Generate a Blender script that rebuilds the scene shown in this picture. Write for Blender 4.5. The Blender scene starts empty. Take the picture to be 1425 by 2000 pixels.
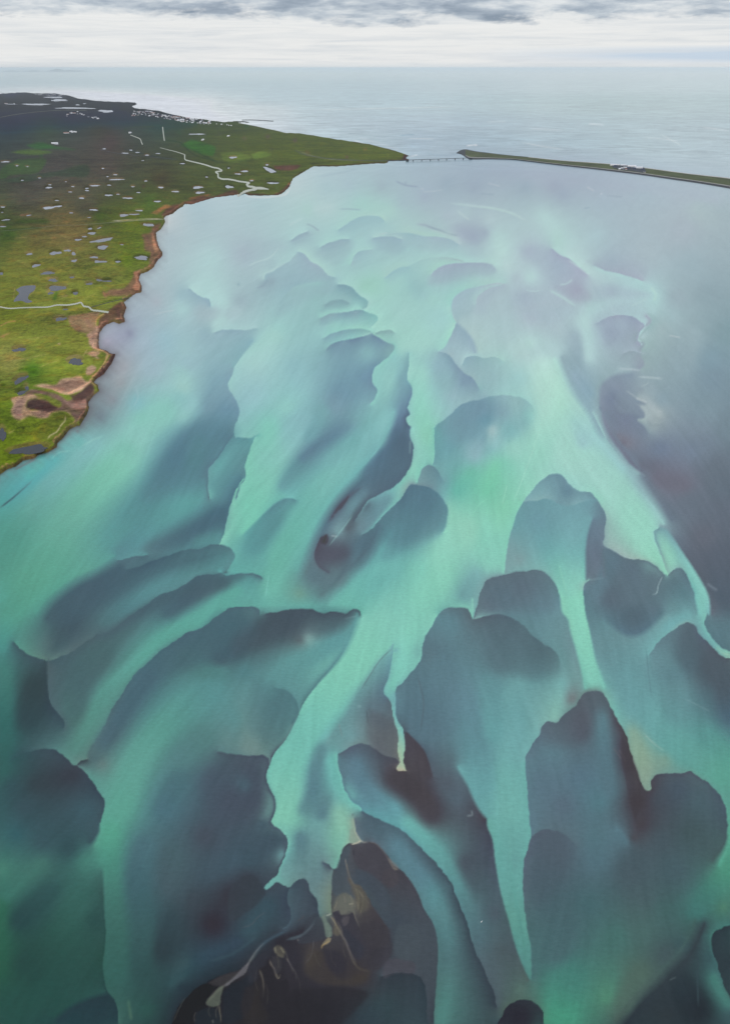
import bpy, math, random, bmesh
import numpy as np
from mathutils import Vector
random.seed(7)
rng = np.random.RandomState(5)
sc = bpy.context.scene
col = sc.collection
R = math.radians

# ---------------------------------------------------------------- camera, world, sun
F = 1400.0
PITCH = math.atan(868.5 / F)
H = 450.0
cam_d = bpy.data.cameras.new("camera")
cam = bpy.data.objects.new("camera", cam_d)
col.objects.link(cam)
cam.location = (0, 0, H)
cam.rotation_euler = (math.pi / 2 - PITCH, 0, 0)
cam_d.sensor_fit = 'HORIZONTAL'
cam_d.sensor_width = 36.0
cam_d.lens = 36.0 * F / 1425.0
cam_d.clip_start = 1.0
cam_d.clip_end = 900000.0
sc.camera = cam

SUN_EL, SUN_AZ = R(42), R(205)      # azimuth from +Y clockwise: behind the camera, to the left
w = bpy.data.worlds.new("World")
sc.world = w
w.use_nodes = True
NT = w.node_tree
for n in list(NT.nodes):
    NT.nodes.remove(n)


def nd(nt, typ, **kw):
    n = nt.nodes.new(typ)
    for k, v in kw.items():
        if k in ('op', 'operation'):
            n.operation = v
        elif isinstance(k, str) and k.startswith('i') and k[1:].isdigit():
            n.inputs[int(k[1:])].default_value = v
        else:
            setattr(n, k, v)
    return n


def lk(nt, a, b):
    nt.links.new(a, b)


def mth(nt, op, a, b=None, c=None, clamp=False):
    n = nt.nodes.new('ShaderNodeMath')
    n.operation = op
    n.use_clamp = clamp
    for i, v in enumerate((a, b, c)):
        if v is None:
            continue
        if isinstance(v, (int, float)):
            n.inputs[i].default_value = v
        else:
            nt.links.new(v, n.inputs[i])
    return n.outputs[0]


def mixc(nt, f, a, b, blend='MIX'):
    n = nt.nodes.new('ShaderNodeMix')
    n.data_type = 'RGBA'
    n.blend_type = blend
    for s, v in ((n.inputs[0], f), (n.inputs[6], a), (n.inputs[7], b)):
        if isinstance(v, (int, float)):
            s.default_value = v
        elif isinstance(v, tuple):
            s.default_value = (*v, 1)
        else:
            nt.links.new(v, s)
    return n.outputs[2]


def ramp(nt, f, stops, interp='LINEAR'):
    n = nt.nodes.new('ShaderNodeValToRGB')
    cr = n.color_ramp
    cr.interpolation = interp
    while len(cr.elements) < len(stops):
        cr.elements.new(0.5)
    for e, (p, c) in zip(cr.elements, stops):
        e.position = p
        e.color = (*c, 1) if len(c) == 3 else c
    nt.links.new(f, n.inputs[0])
    return n.outputs[0]


def noise(nt, vec, scale, detail=4, rough=0.5, dist=0.0):
    n = nt.nodes.new('ShaderNodeTexNoise')
    n.inputs['Scale'].default_value = scale
    n.inputs['Detail'].default_value = detail
    n.inputs['Roughness'].default_value = rough
    n.inputs['Distortion'].default_value = dist
    if vec is not None:
        nt.links.new(vec, n.inputs['Vector'])
    return n.outputs['Fac']


def comb(nt, x, y, z=0.0):
    n = nt.nodes.new('ShaderNodeCombineXYZ')
    for i, v in enumerate((x, y, z)):
        if isinstance(v, (int, float)):
            n.inputs[i].default_value = v
        else:
            nt.links.new(v, n.inputs[i])
    return n.outputs[0]


tc = nd(NT, 'ShaderNodeTexCoord')
sep = nd(NT, 'ShaderNodeSeparateXYZ')
lk(NT, tc.outputs['Generated'], sep.inputs[0])
X, Y, Z = sep.outputs
AZ = mth(NT, 'ARCTAN2', X, Y)
EL = mth(NT, 'ARCSINE', Z)                 # radians
deg = mth(NT, 'MULTIPLY', EL, 57.2958)
# ragged base of the grey cloud deck, white streaky band beneath it
wob = noise(NT, comb(NT, mth(NT, 'MULTIPLY', AZ, 13.0), mth(NT, 'MULTIPLY', deg, 0.9), 1.7), 1.0, 8, 0.62, 0.2)
sstr = noise(NT, comb(NT, mth(NT, 'MULTIPLY', AZ, 6.5), mth(NT, 'MULTIPLY', deg, 2.2), 3.3), 1.0, 8, 0.62, 0.8)
fstr = noise(NT, comb(NT, mth(NT, 'MULTIPLY', AZ, 11.0), mth(NT, 'MULTIPLY', deg, 6.0), 7.3), 1.0, 7, 0.62, 0.8)
white = mixc(NT, ramp(NT, sstr, [(0.30, (0, 0, 0)), (0.56, (1, 1, 1))]), (0.68, 0.72, 0.76), (0.84, 0.85, 0.85))
white = mixc(NT, mth(NT, 'MULTIPLY', ramp(NT, fstr, [(0.42, (0, 0, 0)), (0.68, (1, 1, 1))]), 0.4), white, (0.93, 0.93, 0.92))
gap_az = mth(NT, 'SUBTRACT', 1.0, mth(NT, 'ABSOLUTE', mth(NT, 'DIVIDE', mth(NT, 'SUBTRACT', AZ, 0.42), 0.30)), clamp=True)
gap_el = mth(NT, 'SUBTRACT', 1.0, mth(NT, 'ABSOLUTE', mth(NT, 'DIVIDE', mth(NT, 'SUBTRACT', deg, 0.68), 0.55)), clamp=True)
gap = mth(NT, 'MULTIPLY', mth(NT, 'MULTIPLY', mth(NT, 'MULTIPLY', gap_az, gap_el), 2.0), ramp(NT, sstr, [(0.35, (0.4, 0.4, 0.4)), (0.6, (1, 1, 1))]), clamp=True)
white = mixc(NT, mth(NT, 'MULTIPLY', gap, 0.8), white, (0.52, 0.65, 0.80))
dk = noise(NT, comb(NT, mth(NT, 'MULTIPLY', AZ, 13.0), mth(NT, 'MULTIPLY', deg, 1.2), 5.4), 1.0, 8, 0.6, 0.2)
deck = ramp(NT, dk, [(0.34, (0.25, 0.31, 0.395)), (0.46, (0.38, 0.445, 0.53)), (0.55, (0.54, 0.60, 0.665)), (0.66, (0.78, 0.81, 0.83))])
edge = mth(NT, 'ADD', deg, mth(NT, 'MULTIPLY', mth(NT, 'SUBTRACT', wob, 0.5), 3.4))
edge = mth(NT, 'SUBTRACT', edge, mth(NT, 'MULTIPLY', mth(NT, 'ABSOLUTE', mth(NT, 'SUBTRACT', AZ, 0.05)), 0.4))
edgef = mth(NT, 'DIVIDE', mth(NT, 'SUBTRACT', edge, 2.45), 0.5, clamp=True)
white = mixc(NT, mth(NT, 'MULTIPLY', mth(NT, 'SUBTRACT', 1.0, mth(NT, 'DIVIDE', deg, 0.35, clamp=True)), 0.75), white, (0.72, 0.765, 0.79))
skyc = mixc(NT, edgef, white, deck)
# higher up: soft overcast with lavender-blue undersides (this is what the near water mirrors)
hn = noise(NT, comb(NT, mth(NT, 'MULTIPLY', AZ, 1.6), mth(NT, 'MULTIPLY', deg, 0.09), 9.0), 1.0, 4, 0.5)
high = ramp(NT, hn, [(0.35, (0.50, 0.55, 0.66)), (0.65, (0.70, 0.73, 0.79))])
hf = mth(NT, 'DIVIDE', mth(NT, 'SUBTRACT', deg, 4.5), 5.0, clamp=True)
skyc = mixc(NT, hf, skyc, high)
# below the horizon: same tone as the haze
skyc = mixc(NT, mth(NT, 'DIVIDE', mth(NT, 'MULTIPLY', deg, -1.0), 0.2, clamp=True), skyc, (0.72, 0.77, 0.80))
cl = nd(NT, 'ShaderNodeBackground')
lk(NT, skyc, cl.inputs[0])
cl.inputs[1].default_value = 1.0
sky = nd(NT, 'ShaderNodeTexSky')
sky.sky_type = 'NISHITA'
sky.sun_disc = False
sky.sun_elevation = SUN_EL
sky.sun_rotation = SUN_AZ
sky.air_density = 1.0
bg = nd(NT, 'ShaderNodeBackground')
lk(NT, sky.outputs[0], bg.inputs[0])
bg.inputs[1].default_value = 0.08
mx = nd(NT, 'ShaderNodeMixShader')
mx.inputs[0].default_value = 0.93          # cloud cover
lk(NT, bg.outputs[0], mx.inputs[1])
lk(NT, cl.outputs[0], mx.inputs[2])
wo = nd(NT, 'ShaderNodeOutputWorld')
lk(NT, mx.outputs[0], wo.inputs[0])

sl = bpy.data.lights.new("sun", 'SUN')
sl.energy = 1.3
sl.angle = R(12)
sl.color = (1.0, 0.95, 0.87)
so = bpy.data.objects.new("sun", sl)
col.objects.link(so)
sd = Vector((math.sin(SUN_AZ) * math.cos(SUN_EL), math.cos(SUN_AZ) * math.cos(SUN_EL), math.sin(SUN_EL)))
so.rotation_euler = sd.to_track_quat('Z', 'Y').to_euler()

sc.view_settings.view_transform = 'Standard'
sc.view_settings.look = 'None'
sc.view_settings.exposure = 0.0
sc.view_settings.gamma = 1.0
sc.cycles.use_denoising = True
sc.cycles.volume_bounces = 1
sc.cycles.max_bounces = 6

# ---------------------------------------------------------------- helpers
SP, CP = math.sin(PITCH), math.cos(PITCH)


def at(px, py, z=0.0):
    """point of the plane at height z surveyed at photo position px, py"""
    x = (px - 712.5) / F
    y = -(py - 1000.0) / F
    dy = y * SP + CP
    dz = y * CP - SP
    t = (z - H) / dz
    return Vector((x * t, dy * t, z))


def atn(px, py, z=0.0):
    x = (px - 712.5) / F
    y = -(py - 1000.0) / F
    dy = y * SP + CP
    dz = y * CP - SP
    t = (z - H) / dz
    return x * t, dy * t


def tag(o, label=None, cat=None, group=None, kind=None):
    if label:
        o['label'] = label
    if cat:
        o['category'] = cat
    if group:
        o['group'] = group
    if kind:
        o['kind'] = kind
    return o


def mesh_obj(name, verts, faces, mat=None, parent=None, smooth=False):
    me = bpy.data.meshes.new(name)
    me.from_pydata([tuple(v) for v in verts], [], faces)
    me.update()
    if mat:
        me.materials.append(mat)
    if smooth:
        for p in me.polygons:
            p.use_smooth = True
    o = bpy.data.objects.new(name, me)
    col.objects.link(o)
    if parent:
        o.parent = parent
    return o


def mat_new(name):
    m = bpy.data.materials.new(name)
    m.use_nodes = True
    nt = m.node_tree
    b = nt.nodes['Principled BSDF']
    return m, nt, b


def simple_mat(name, c, rough=0.8, nscale=0.0, namp=0.25, spec=0.3):
    m, nt, b = mat_new(name)
    b.inputs['Roughness'].default_value = rough
    b.inputs['Specular IOR Level'].default_value = spec
    if nscale:
        g = nd(nt, 'ShaderNodeNewGeometry')
        f = noise(nt, g.outputs['Position'], nscale, 5, 0.6)
        lo = tuple(v * (1 - namp) for v in c)
        hi = tuple(min(1, v * (1 + namp)) for v in c)
        lk(nt, ramp(nt, f, [(0.3, lo), (0.7, hi)]), b.inputs['Base Color'])
    else:
        b.inputs['Base Color'].default_value = (*c, 1)
    return m


def catmull(P, step):
    P = np.asarray(P, float)
    if len(P) < 3:
        n = max(2, int(np.hypot(*(P[-1] - P[0])) / step) + 1)
        t = np.linspace(0, 1, n)[:, None]
        return P[0] * (1 - t) + P[-1] * t
    Q = np.vstack([2 * P[0] - P[1], P, 2 * P[-1] - P[-2]])
    out = []
    for i in range(1, len(Q) - 2):
        p0, p1, p2, p3 = Q[i - 1], Q[i], Q[i + 1], Q[i + 2]
        # centripetal-ish: limit tangents to the shorter neighbour segment
        d01, d12, d23 = [max(1e-6, np.hypot(*(b - a))) for a, b in ((p0, p1), (p1, p2), (p2, p3))]
        m1 = ((p2 - p1) / d12 * d01 + (p1 - p0) / d01 * d12) / (d01 + d12) * d12
        m2 = ((p3 - p2) / d23 * d12 + (p2 - p1) / d12 * d23) / (d12 + d23) * d12
        n = max(2, int(d12 / step) + 1)
        t = np.linspace(0, 1, n, endpoint=False)[:, None]
        out.append((2 * t**3 - 3 * t**2 + 1) * p1 + (t**3 - 2 * t**2 + t) * m1 + (-2 * t**3 + 3 * t**2) * p2 + (t**3 - t**2) * m2)
    out.append(P[-1:])
    return np.vstack(out)


# ---------------------------------------------------------------- chart of water and land cover, with vignette, glare and cloud shade painted in
WATER = r'''
# T ox oy scale ; E soft|left|right|pts ; S width|cols|pts
T B2 475 1200 3
T B1 0 1200 3
T B3 950 1200 3
T A1 0 1600 3
T A2 475 1600 3
T A3 950 1600 3
T C1 0 800 3
T C2 475 800 3
T C3 950 800 3
T D1 300 350 3.5625
T D2 660 350 3.5625
T D3 1025 350 3.5625
T D4 350 600 3.5625
T D5 700 600 3.5625
T D6 1025 600 3.5625
T Z5 0 640 3.5625
T P 0 0 1
T G1 330 1780 5.7
T G2 560 1620 5.7
T G3 560 1800 5.7
T G4 480 400 5.0893
T G5 740 370 5.0893
T G6 1000 400 4.75
T G7 1150 600 5.1818
@B2
E 12 12 6 2 1 1 1 1|80c5b6 7fc8b4 7cc6b2 74c0b0 70bbae 72bdae 78bda9|5f9a9c 5f9a9e 568890 4f7c84 5f8a88 475468 445266 46566a|685,0 650,110 600,220 530,310 450,395 355,520 300,640 245,740 180,820 155,880 135,950 155,1020 185,1080 190,1130 162,1220
E 1|78bda9 74b8aa 6cb0aa 68a8a0 68a8a2|46566a 465a6c 465668 3f4e5c 3c4858|162,1220 215,1265 262,1325 262,1355 240,1420 215,1485 190,1535 160,1562 122,1600
E 14|74aeb0 68989c 66949a 689a9c|7fc6b4 7cc2b0 74bab0 6cb0ac|880,190 790,270 720,370 650,470 590,580 530,660 475,740
E 3|7cc2b2 78b8b2 72b2ae|74aaae 6395a2 5a8092 56708a|880,180 870,270 850,370 825,465 850,492
E 1|74b5ae 7abdb2 80c4b6 84cbb8|567888 56788a 5a7a8c 5f8a98|890,460 895,440 940,395 970,350 1020,300 1040,260 1050,200 1060,140 1110,60 1140,0
S 10|78c0b2 7cc4b6 80c8b6|870,420 940,250 980,80
E 1|6fa8ac 78b5b0 80b8ac 98b8a0 a0b09a|54687a 5a6a78 606c74 68706f 5a5560|850,492 865,520 870,570 885,630 905,690 905,760 910,850 915,870 895,905
E 2|5c8494 567a8c 506a7c 4c4a5a 4a4555 48424f|6fa8ac 70a8ac 78b5b0 90bfa8 a5b89c|890,460 892,540 900,610 935,680 945,730 945,800 940,870 955,915
E 1|b0b09a|48404e|895,905 905,917 955,918
E 1|6aa0a4 6f9598 6a8488 646f7c 606c74 68706f|526878 50607a 4e6072 4c5566 4a5060 4a4c5c|555,815 580,805 630,775 690,760 735,765 790,805 840,832 890,845 915,872
E 1|567c8c 557688 5a8596 5c90a0|74beb2 70bbb0 6fb8b0|555,815 555,880 575,960 600,1040 640,1100 690,1140 690,1155
E 1|5c98a2 5c9ca2 5f9f9f 568c92 4f7882 4f6470 465862|465a6c 4a6878 445868 3c4c5c 3a4a58 384654 333f4c|690,1155 740,1175 790,1200 900,1250 960,1290 1010,1340 1070,1400 1130,1460 1180,1520 1220,1580 1250,1660 1300,1780 1330,1880 1360,1980 1400,2060 1425,2120 1450,2175 1475,2240 1480,2300
S 40|80c5b6 7fc8b4 7dc6b2 7ac4b2 72bdb0 70baae 72bdae 78bfae 7abfaa|850,60 700,220 560,370 480,500 350,720 260,880 230,1000 250,1080 230,1170
S 14|5f9ba0 5f9b9c 5c9496 5a9094|570,150 400,250 250,300 150,430
S 20|47586a 475a6a 48606e|300,30 150,80 60,150
S 14|50828a|10,330
S 2 0.45|86aeb4|585,25 670,10
E 3|5c9698 5c9094 568890|4f7f88 4d7a84 4b7680|180,430 260,450 300,490 320,530 315,600 290,640
S 25|4d7a84 527e82 5a7f7e|210,560 200,660 150,740
S 20|5a8c90 5f8a8a 6a8a88|20,480 30,650 40,790
S 18|487886|20,1000
S 25|445266 435064|60,950 60,1100
S 10|8cb8b0|380,130
S 8|5a6a72|330,150
S 12|587c90 5a8296 5a8898 5f9aa4|660,870 700,1000 800,1080 900,1150
S 22|484450 46404c 48424e 484552|880,960 960,1010 1050,1080 1100,1180
S 25|587c8e 537488 567688|1000,450 1020,600 1080,700
S 25|5c8292 60889a 5c8c98 64a0a4|1150,300 1250,420 1350,700 1400,1000
S 20|5f8898 5a7888|1200,60 1080,230
S 15|54707e 505c6c 506474|1200,850 1180,1000 1250,1080
E 4|547488 4f6478 505c6c|4c4858 4a4452 4a4452|960,690 1010,740 1060,800 1085,860 1110,950
E 8|66a0a4 64a0a4 64a2a2|54707e 506070 484452|1250,900 1310,1000 1350,1090 1390,1160 1425,1200
E 5|66a8a0 62a6a0 60a19c 5a9a90 52908a 4a8480|444858 465064 485c6c 466068 485a64 4a625f|1425,1200 1428,1240 1455,1310 1475,1450 1505,1620 1555,1800 1595,1950 1645,2080 1675,2140
S 3 0.6|8a9ea4|1335,1150 1340,1175 1310,1182
S 12|5a8a92 598894 558290 5a8a90|460,780 420,900 400,1050 350,1150
S 12|6ab2ac 68aea8 70b5ad|515,850 560,1000 620,1080
S 8|5a8890 557f8c|480,1080 460,1180
S 18|80b8a5|565,1170
S 3|5a6c70|640,1175
S 15|6a9aa0 68848c 606c74|620,700 700,680 800,720
S 15|5c7888 586a78|760,530 800,640
S 5|7aa0a8|680,540
@A2
S 18|3f5666 3f5566 3c5464|200,100 90,190 20,240
S 12|36404e 3a3f4e|60,400 20,350
S 14|37505f 36505e|150,500 30,660
S 10|3f5668|120,30
E 1|60a09c 6aa49f 68908f 5f8288 66888a 5a7a78|3c4858 3e4c5c 3d5060 3f4c5c 3b4656 3c485a|122,400 130,415 195,372 240,390 270,398 300,370 340,350 370,362 388,400 395,430 435,480 440,540 445,570
E 2|46606e 455c6a 44586a|39485a 39465a 3a4a58|272,398 258,470 272,530 275,600 230,640
S 4|56707a 4f6470 485a66|430,580 360,670 250,710
S 5|40566a 3f5668 6a6e6a|260,650 120,730 20,860
S 6|34333f 302f3a|380,660 200,720
S 7|2e2a33 2c2930|130,840 125,940
S 2|7a6a62 6c6258|155,830 175,870 205,935
S 4|645c54|180,755 210,800 240,810
S 3|564f4c|95,880 115,940 120,1000
S 14|34333f 322f3a|310,800 300,950
S 14|383442 302f3a|470,900 450,1050
S 6|4a4244 443c42|380,850 410,750
S 14|40363c|680,920
S 4|6a6058 504850 4a444a|590,690 620,780 660,860
S 10|36303b|540,850
S 10|3a3644 383543|790,600 760,800
S 16|3f4a58 434d58|900,600 950,800
E 2|46535f 444e5a 404b57 3c4854|303a46 313b47 30404c 33444f|810,925 850,910 950,905 1010,912 1045,935 1060,970 1075,1050 1075,1120 1085,1200
S 20|33464f 30404c|830,1100 720,1180
S 20|2c2b33 2b2a32 2a2c36|100,1120 300,1130 500,1130
E 1|45454f 444b58 434b59 46566a|8cae98 7ab09f 74b2a0 6fa89c 68888c|650,142 610,142 590,165 570,215 545,292 525,292 500,265 470,250
E 2|484f58 484f58 4f5250|648488 708478 6f8474|525,295 520,400 512,460 520,555
S 3|6a8078 6c7a6f 8a7060|480,600 505,680 490,715
S 2|a07058|485,725 460,745
S 3|7a6a5e 5f544f 605650|520,570 560,650 595,720
E 2|5c5e5c|3a3845|520,555 545,540 570,560 630,540 650,560
S 12|54605f|600,480
S 7|66625a 5a5550|670,430 700,520
S 2|6a665f|600,240 620,330 680,430 740,500
S 14|474852|700,230
S 14|47454f|820,330
S 10|414b5c|700,360
S 2|c0b8a0 a8a898|690,130 635,150
E 1|566878 56707e|8aa090|650,0 655,60 690,130
S 2|6a6468 7a7068|855,230 880,290 910,300
S 12|74b8aa|230,60
S 10|64989c 6a9a9a|240,200 230,320
S 8|557f8c 5c858a|335,100 340,250
S 8|6aa09f 648f92 5f8288|430,30 430,200 440,350
S 14|7fb8a4 74b0a0|580,40 560,150
S 12|68aca8 62a5a2 5c9898 568c90 507a82 4c6c78|960,20 1090,140 1180,250 1240,370 1300,500 1380,700
S 9|4b6474 4c6878|720,30 790,100
E 3|566878 4f7584 557f8c 528088 4c787e 4a7478 487672 4a7c78|47454f 45424e 454854 444f5c 434e5a 3f4a56 36404c|740,135 770,140 810,175 850,220 880,270 930,305 970,350 1020,430 1060,530 1110,610 1135,700 1140,800 1135,900 1128,1000 1120,1100 1115,1200
S 12|567f90 568090 558090 558a92 54848a 4e7c82 4a7278 4a7878 487e7a 4a827c|900,150 930,200 1010,300 1090,400 1150,520 1190,650 1200,800 1195,950 1175,1100 1155,1190
S 15|485564 48606c|1300,250 1380,400
@A1
E 8 4 2 2 2|46907f 3f7a70 3a7068 366a62 33665e 31625b 34605a 3c6a60|3c6f6a 2f5552 2c5250 2a504c 285048 264a48 263c46 25404a|605,300 608,450 612,560 620,650 612,780 602,850 610,930 630,1010 670,1060 685,1100 693,1200
E 12|263c46 26404a|2a5450 25504a|630,1020 500,1060 400,1110 330,1170
S 20|4f9f88 46907f 3f7f73 3a7068 356760 32635d|650,80 640,200 650,330 660,500 680,700 700,900
S 15|3f8074|500,250
S 18|305059|400,170
S 18|355560|250,130
S 25|33665f 2a574f 244a45|450,450 350,700 150,850
S 14|2a504e|560,600
S 18|2e5758 26494b|300,420 100,600
S 14|2c6a55 265a48|0,500 0,900
S 12|3c7068 357266|250,260 30,450
S 14|3f8070|10,290
S 12|31606a|90,90
S 20|25524a 25504a|60,1100 300,1000
S 18|263e48 24424a|580,1120 420,1190
S 22|466f7c 3d6570 365c60 2e5152|850,150 800,350 840,600 820,900
S 22|44616c 425a66|1000,200 1000,400
S 20|434f60|1200,100
S 14|40586a 3f5464|1390,230 1200,340
S 20|3b4855|1150,480
S 20|383946|1350,450
S 20|342f3d|1250,620
S 22|344a55 2e4049|1000,600 950,780
S 8|33465a 30485a 2c4e54|1400,720 1150,840 1010,960
S 5|44705f 486e5c|750,1060 770,1180
S 15|2c5550|860,1120
S 10|283845|1060,980
S 9|23232b 26262e|1100,1140 1350,960
S 10|2c2d38|1400,1050
E 1|283440|1f2028|1010,1200 1040,1110 1090,1050 1150,990 1220,950 1340,900
S 5|6a6a6c 5a5c5c 62635c 5a5c54|1425,885 1330,965 1270,1010 1210,1080
S 2|4f504c|1270,1070 1295,1170
@A3
E 2 3 5|526478 526478 4f6674 466a70 446c70 446e70|68aaa4 62a49e 5fa09a 5a9a90 52908a 4c8880|262,105 235,190 218,250 212,350 215,450 225,560 240,650 258,750 262,850 265,930
E 1|587a88 56707f 55707f|505f72 506072 50687a|262,105 290,80 345,62 400,68 460,95 520,150
S 25|4f6072 46606e 44666f 446a70|400,180 350,400 450,600 400,800
S 20|426870|600,500
S 20|4e7080 507482|650,250 640,100
S 30|455a66|850,300
S 25|455f66 456a68|900,450 900,650
S 25|43606a|1100,300
S 20|41585f|1200,80
S 20|455864|1020,130
S 25|41706c|750,700
S 25|3f6465|1050,500
S 14|46404c|900,30
S 8|4a4a54|860,110
S 6|547888 4f7080|760,60 820,140
E 1 1 4 15|5f9a8f 5a9a90 58a08f 55a48c 50a08a|4a5566 465868 44586a 435c62 43605f|1190,-280 1240,-250 1310,-200 1350,-160 1390,-90 1407,-40 1408,0 1410,90 1390,180 1340,260
S 15|4f9f88 459078 3f7f74 3c7470|1425,150 1400,300 1300,450 1220,560
S 8|48806a|1385,520
S 35|409a7c 3f8a78 3f7f76|430,1160 440,1060 470,920
S 12|4a8a70 447a6e|700,1050 730,900
S 20|4a685f 4a6a60|900,900 800,1100
S 20|40565c|1050,800
S 15|35525a|1150,740
E 20|46605a 46605c 405a5c 3d6260|2c3842 323f48 36464f|780,1200 900,1050 1000,960 1060,890 1150,800 1210,700 1250,600
S 25|2c3a44 27303a|1160,980 1250,1120
S 14|2f3a42|1050,1150
S 3|364a54|1240,780 1235,950 1240,1100
S 2 0.45|6a7a78|1070,945 1110,928
E 1|40706a 3f7070 3a6468 3f7870 3f7a75|2f3f47 2e3d46 2c3b45|1425,1040 1400,1000 1370,920 1350,850 1325,780 1315,700 1325,668 1370,645 1425,620
S 20|2e3d46|1420,850
S 8|3f7c74 3f7872|1330,930 1390,1040 1425,1090
S 6|3a6062 36565d|1280,680 1300,830
S 10|38585e|1420,1150
E 1|38505a 4a605c 4c6860 4a6e66 46806f 40906f|2c2d3a 2e323f 303a44 2e3c46|65,1200 90,1150 115,1105 160,1075 235,1058 290,1085 320,1110 332,1200
S 25|2c2d3a|200,1170
S 10|4f7068|200,1000
S 14|485a62|90,780
S 14|485a68|50,550
S 5|6aaaa4 64a6a0 5ba098 52938b 4a8a80|140,60 140,250 165,450 205,650 230,820
@C2
E 1|64b0ac 62a89e|4f7f88 4f7080|-141,953 -100,970 -50,966 0,960 50,958 90,968 110,985
@B3
E 1|84b5ae 6a8c98 5f8494 608894 628c98 66949a 68989c|566878 526478 50667a 53707f 526f7e 54747f 5f8a90|-80,25 -40,22 0,8 60,0 110,5 170,35 230,80 275,130 330,170 390,210 425,260 432,300
E 6|86cbb6 84c9b5 7dc3b2 74b8ac|62889a 6a949c 6a8f98 6c9498 6f9a98|430,-100 450,0 470,20 490,100 520,200 545,300 565,400 570,440
E 3 5 9|56788a 5c8290 668f9a 6a9aa0 6aa2a2|84ccb6 84cbb6 80c6b4 78bdb0|565,-140 570,-80 580,0 600,80 620,180 640,270 670,350 700,430
S 12|84cdb8 84ccb8 80c8b4 7cc2b2|500,-80 540,60 590,260 620,400
E 1|6fa8a8 6fa8a8 74aaa8 7fb0a8 6f9896 6a8a8a 6a8c88 78b2a8 70b2aa 6fa5a0 7aa090 80a090 80a090 7a9a8c 74988c 6a9890 609890|5a7a8c 567084 566a7c 505f70 54606f 546474 50606f 4a4454 433c48 433c48 443f4b 484654 485464 4a5566|225,860 235,820 270,760 310,700 330,650 350,632 380,630 410,635 430,610 470,575 525,530 560,475 590,452 620,447 665,452 700,490 740,570 780,640 820,720 850,830 870,890 900,980 930,1025 955,1035 965,1010 965,970 985,945 1030,935 1100,930 1150,928 1190,920
E 2|68aaa4 68a8a4|58788a 587c8c|262,1305 250,1200 242,1080 232,960 225,860
S 20|6cacA6 6caca8 6ca6a8 68a0a4 6a9ea2|130,1150 120,900 170,650 150,500 200,420
S 20|60909a 64a0a4|20,400 30,700
S 20|587a88|60,300
S 15|4f6f7c 5a8890|290,230 290,350
S 8|74aaaa 80b4aa|440,400 400,600
S 8|6f9294 707a80|520,430 500,500
S 12|587f8e 527586 507282|670,600 700,850 730,1050
S 14|545c6c 505a6c|560,600 560,700
S 8|48485a 443f4d|795,750 830,900
S 20|587c8c 567488|380,800 330,1000
S 18|54748a 507a88|550,950 660,1100
S 15|546c80|450,1120
S 20|443c48|880,1100
S 20|45505e 45586a|1020,1080 1120,1030
S 20|46606c|1250,1100
S 25|648e98 6598a0 669ca2 66a2a2 5fa09c 5a9c94 56a08f|700,200 800,350 850,480 950,600 1050,720 1200,850 1370,960
S 15|80a595 84a490 84a090|850,700 900,850 925,970
S 14|749a8c|1040,860
S 2 0.45|8aaaa6|920,700 1000,770
S 20|549290 55a090|1290,700 1425,880
S 20|5f969a 608c96|1080,600 1120,450
E 1|70a8ac 70a8aa 74acac 80aeac 6a9aa0 70a8ac 74b0ae 8ab8a8|628a96 5f8090 5a7888 54687a 50607a 50586c 4c5668|950,240 985,190 1030,135 1100,90 1150,55 1180,45 1205,55 1250,120 1300,170 1350,220 1390,250 1425,258
S 14|546a7c 4f6c7e|1180,120 1190,300
S 20|4d5a6c 48586a 486880|1300,280 1400,450 1430,600
S 20|5c8592 628a96|1090,350 1020,260
S 14|4e7080|1300,470
S 2 0.45|7a9ca4|1160,495 1250,540 1310,570
S 3|8ac4b4 98c8b0|1340,190 1390,230 1430,238
E 1|587c8a 567a8a 4f7080|7cbcb2 74b4b0 74b0ae 88c4b0|1290,0 1275,40 1285,80 1320,140 1370,190 1425,218
S 20|587a8a|1400,80
E 12|587a8c 54728a 54728a 587a8c|628c98 668e98 6a98a0 709ea4|690,30 760,90 840,130 900,120 980,60 1040,0
S 25|50687c|860,10
S 8|70a8ae 70a8ac|1050,80 1180,10
S 2 0.45|557c88 50727f|935,200 942,300 965,480
@C3
E 2|8accb8 90d0bd 98d2c4 98d0c4 96ccc6 98d0c4 92cfbf 94bfb8 90b4b0 90b0ae|7aa8b0 78a4b0 6f96a8 6a8ea4 7098a8 6c90a2 66849a 667f96 6a7f96|215,540 260,480 320,415 370,382 405,375 440,385 480,430 510,460 550,480 600,482 640,520 670,560 695,610 698,650 690,700 690,750 680,775 690,800
E 3|6a9aa5 6a9ea8 7aa0a6 7a9fa4|86ceb6 84ccb8 84c8b6|215,540 180,600 155,680 135,740 120,820 110,900 105,965
E 1|7fabb2 86b0b4 7098a8 7fa8b2 6f9aac|6a96a6 6a9aa8 709fac 709fac 6c98a8|215,540 280,535 350,522 380,530 430,555 480,565 560,540 640,530
S 10|6488a0|475,480
S 12|7ca8b2|310,480
S 12|6a98a8 6ca4aa 78bab0 84c8b8|300,650 350,800 420,930 480,1080
S 12|74a6b0 74b0b0 82c4b6|530,700 520,850 520,1000
S 10|7c9fa4|190,880
S 10|667f98 60708a 64788a|640,720 640,880 620,980
E 6|64809a 5f738a 62788c|74a8b0 72aab0 74b4b0 80c4b6|620,640 595,720 580,820 578,920 578,1000
E 1|5f7c90 5f788a 607a8c|62788e|690,800 678,850 690,920 690,980
E 1|607a8c 64849a|88bab0|600,1000 575,1020 565,1060
S 3 0.45|7a9aa4|600,1000 690,985
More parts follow.
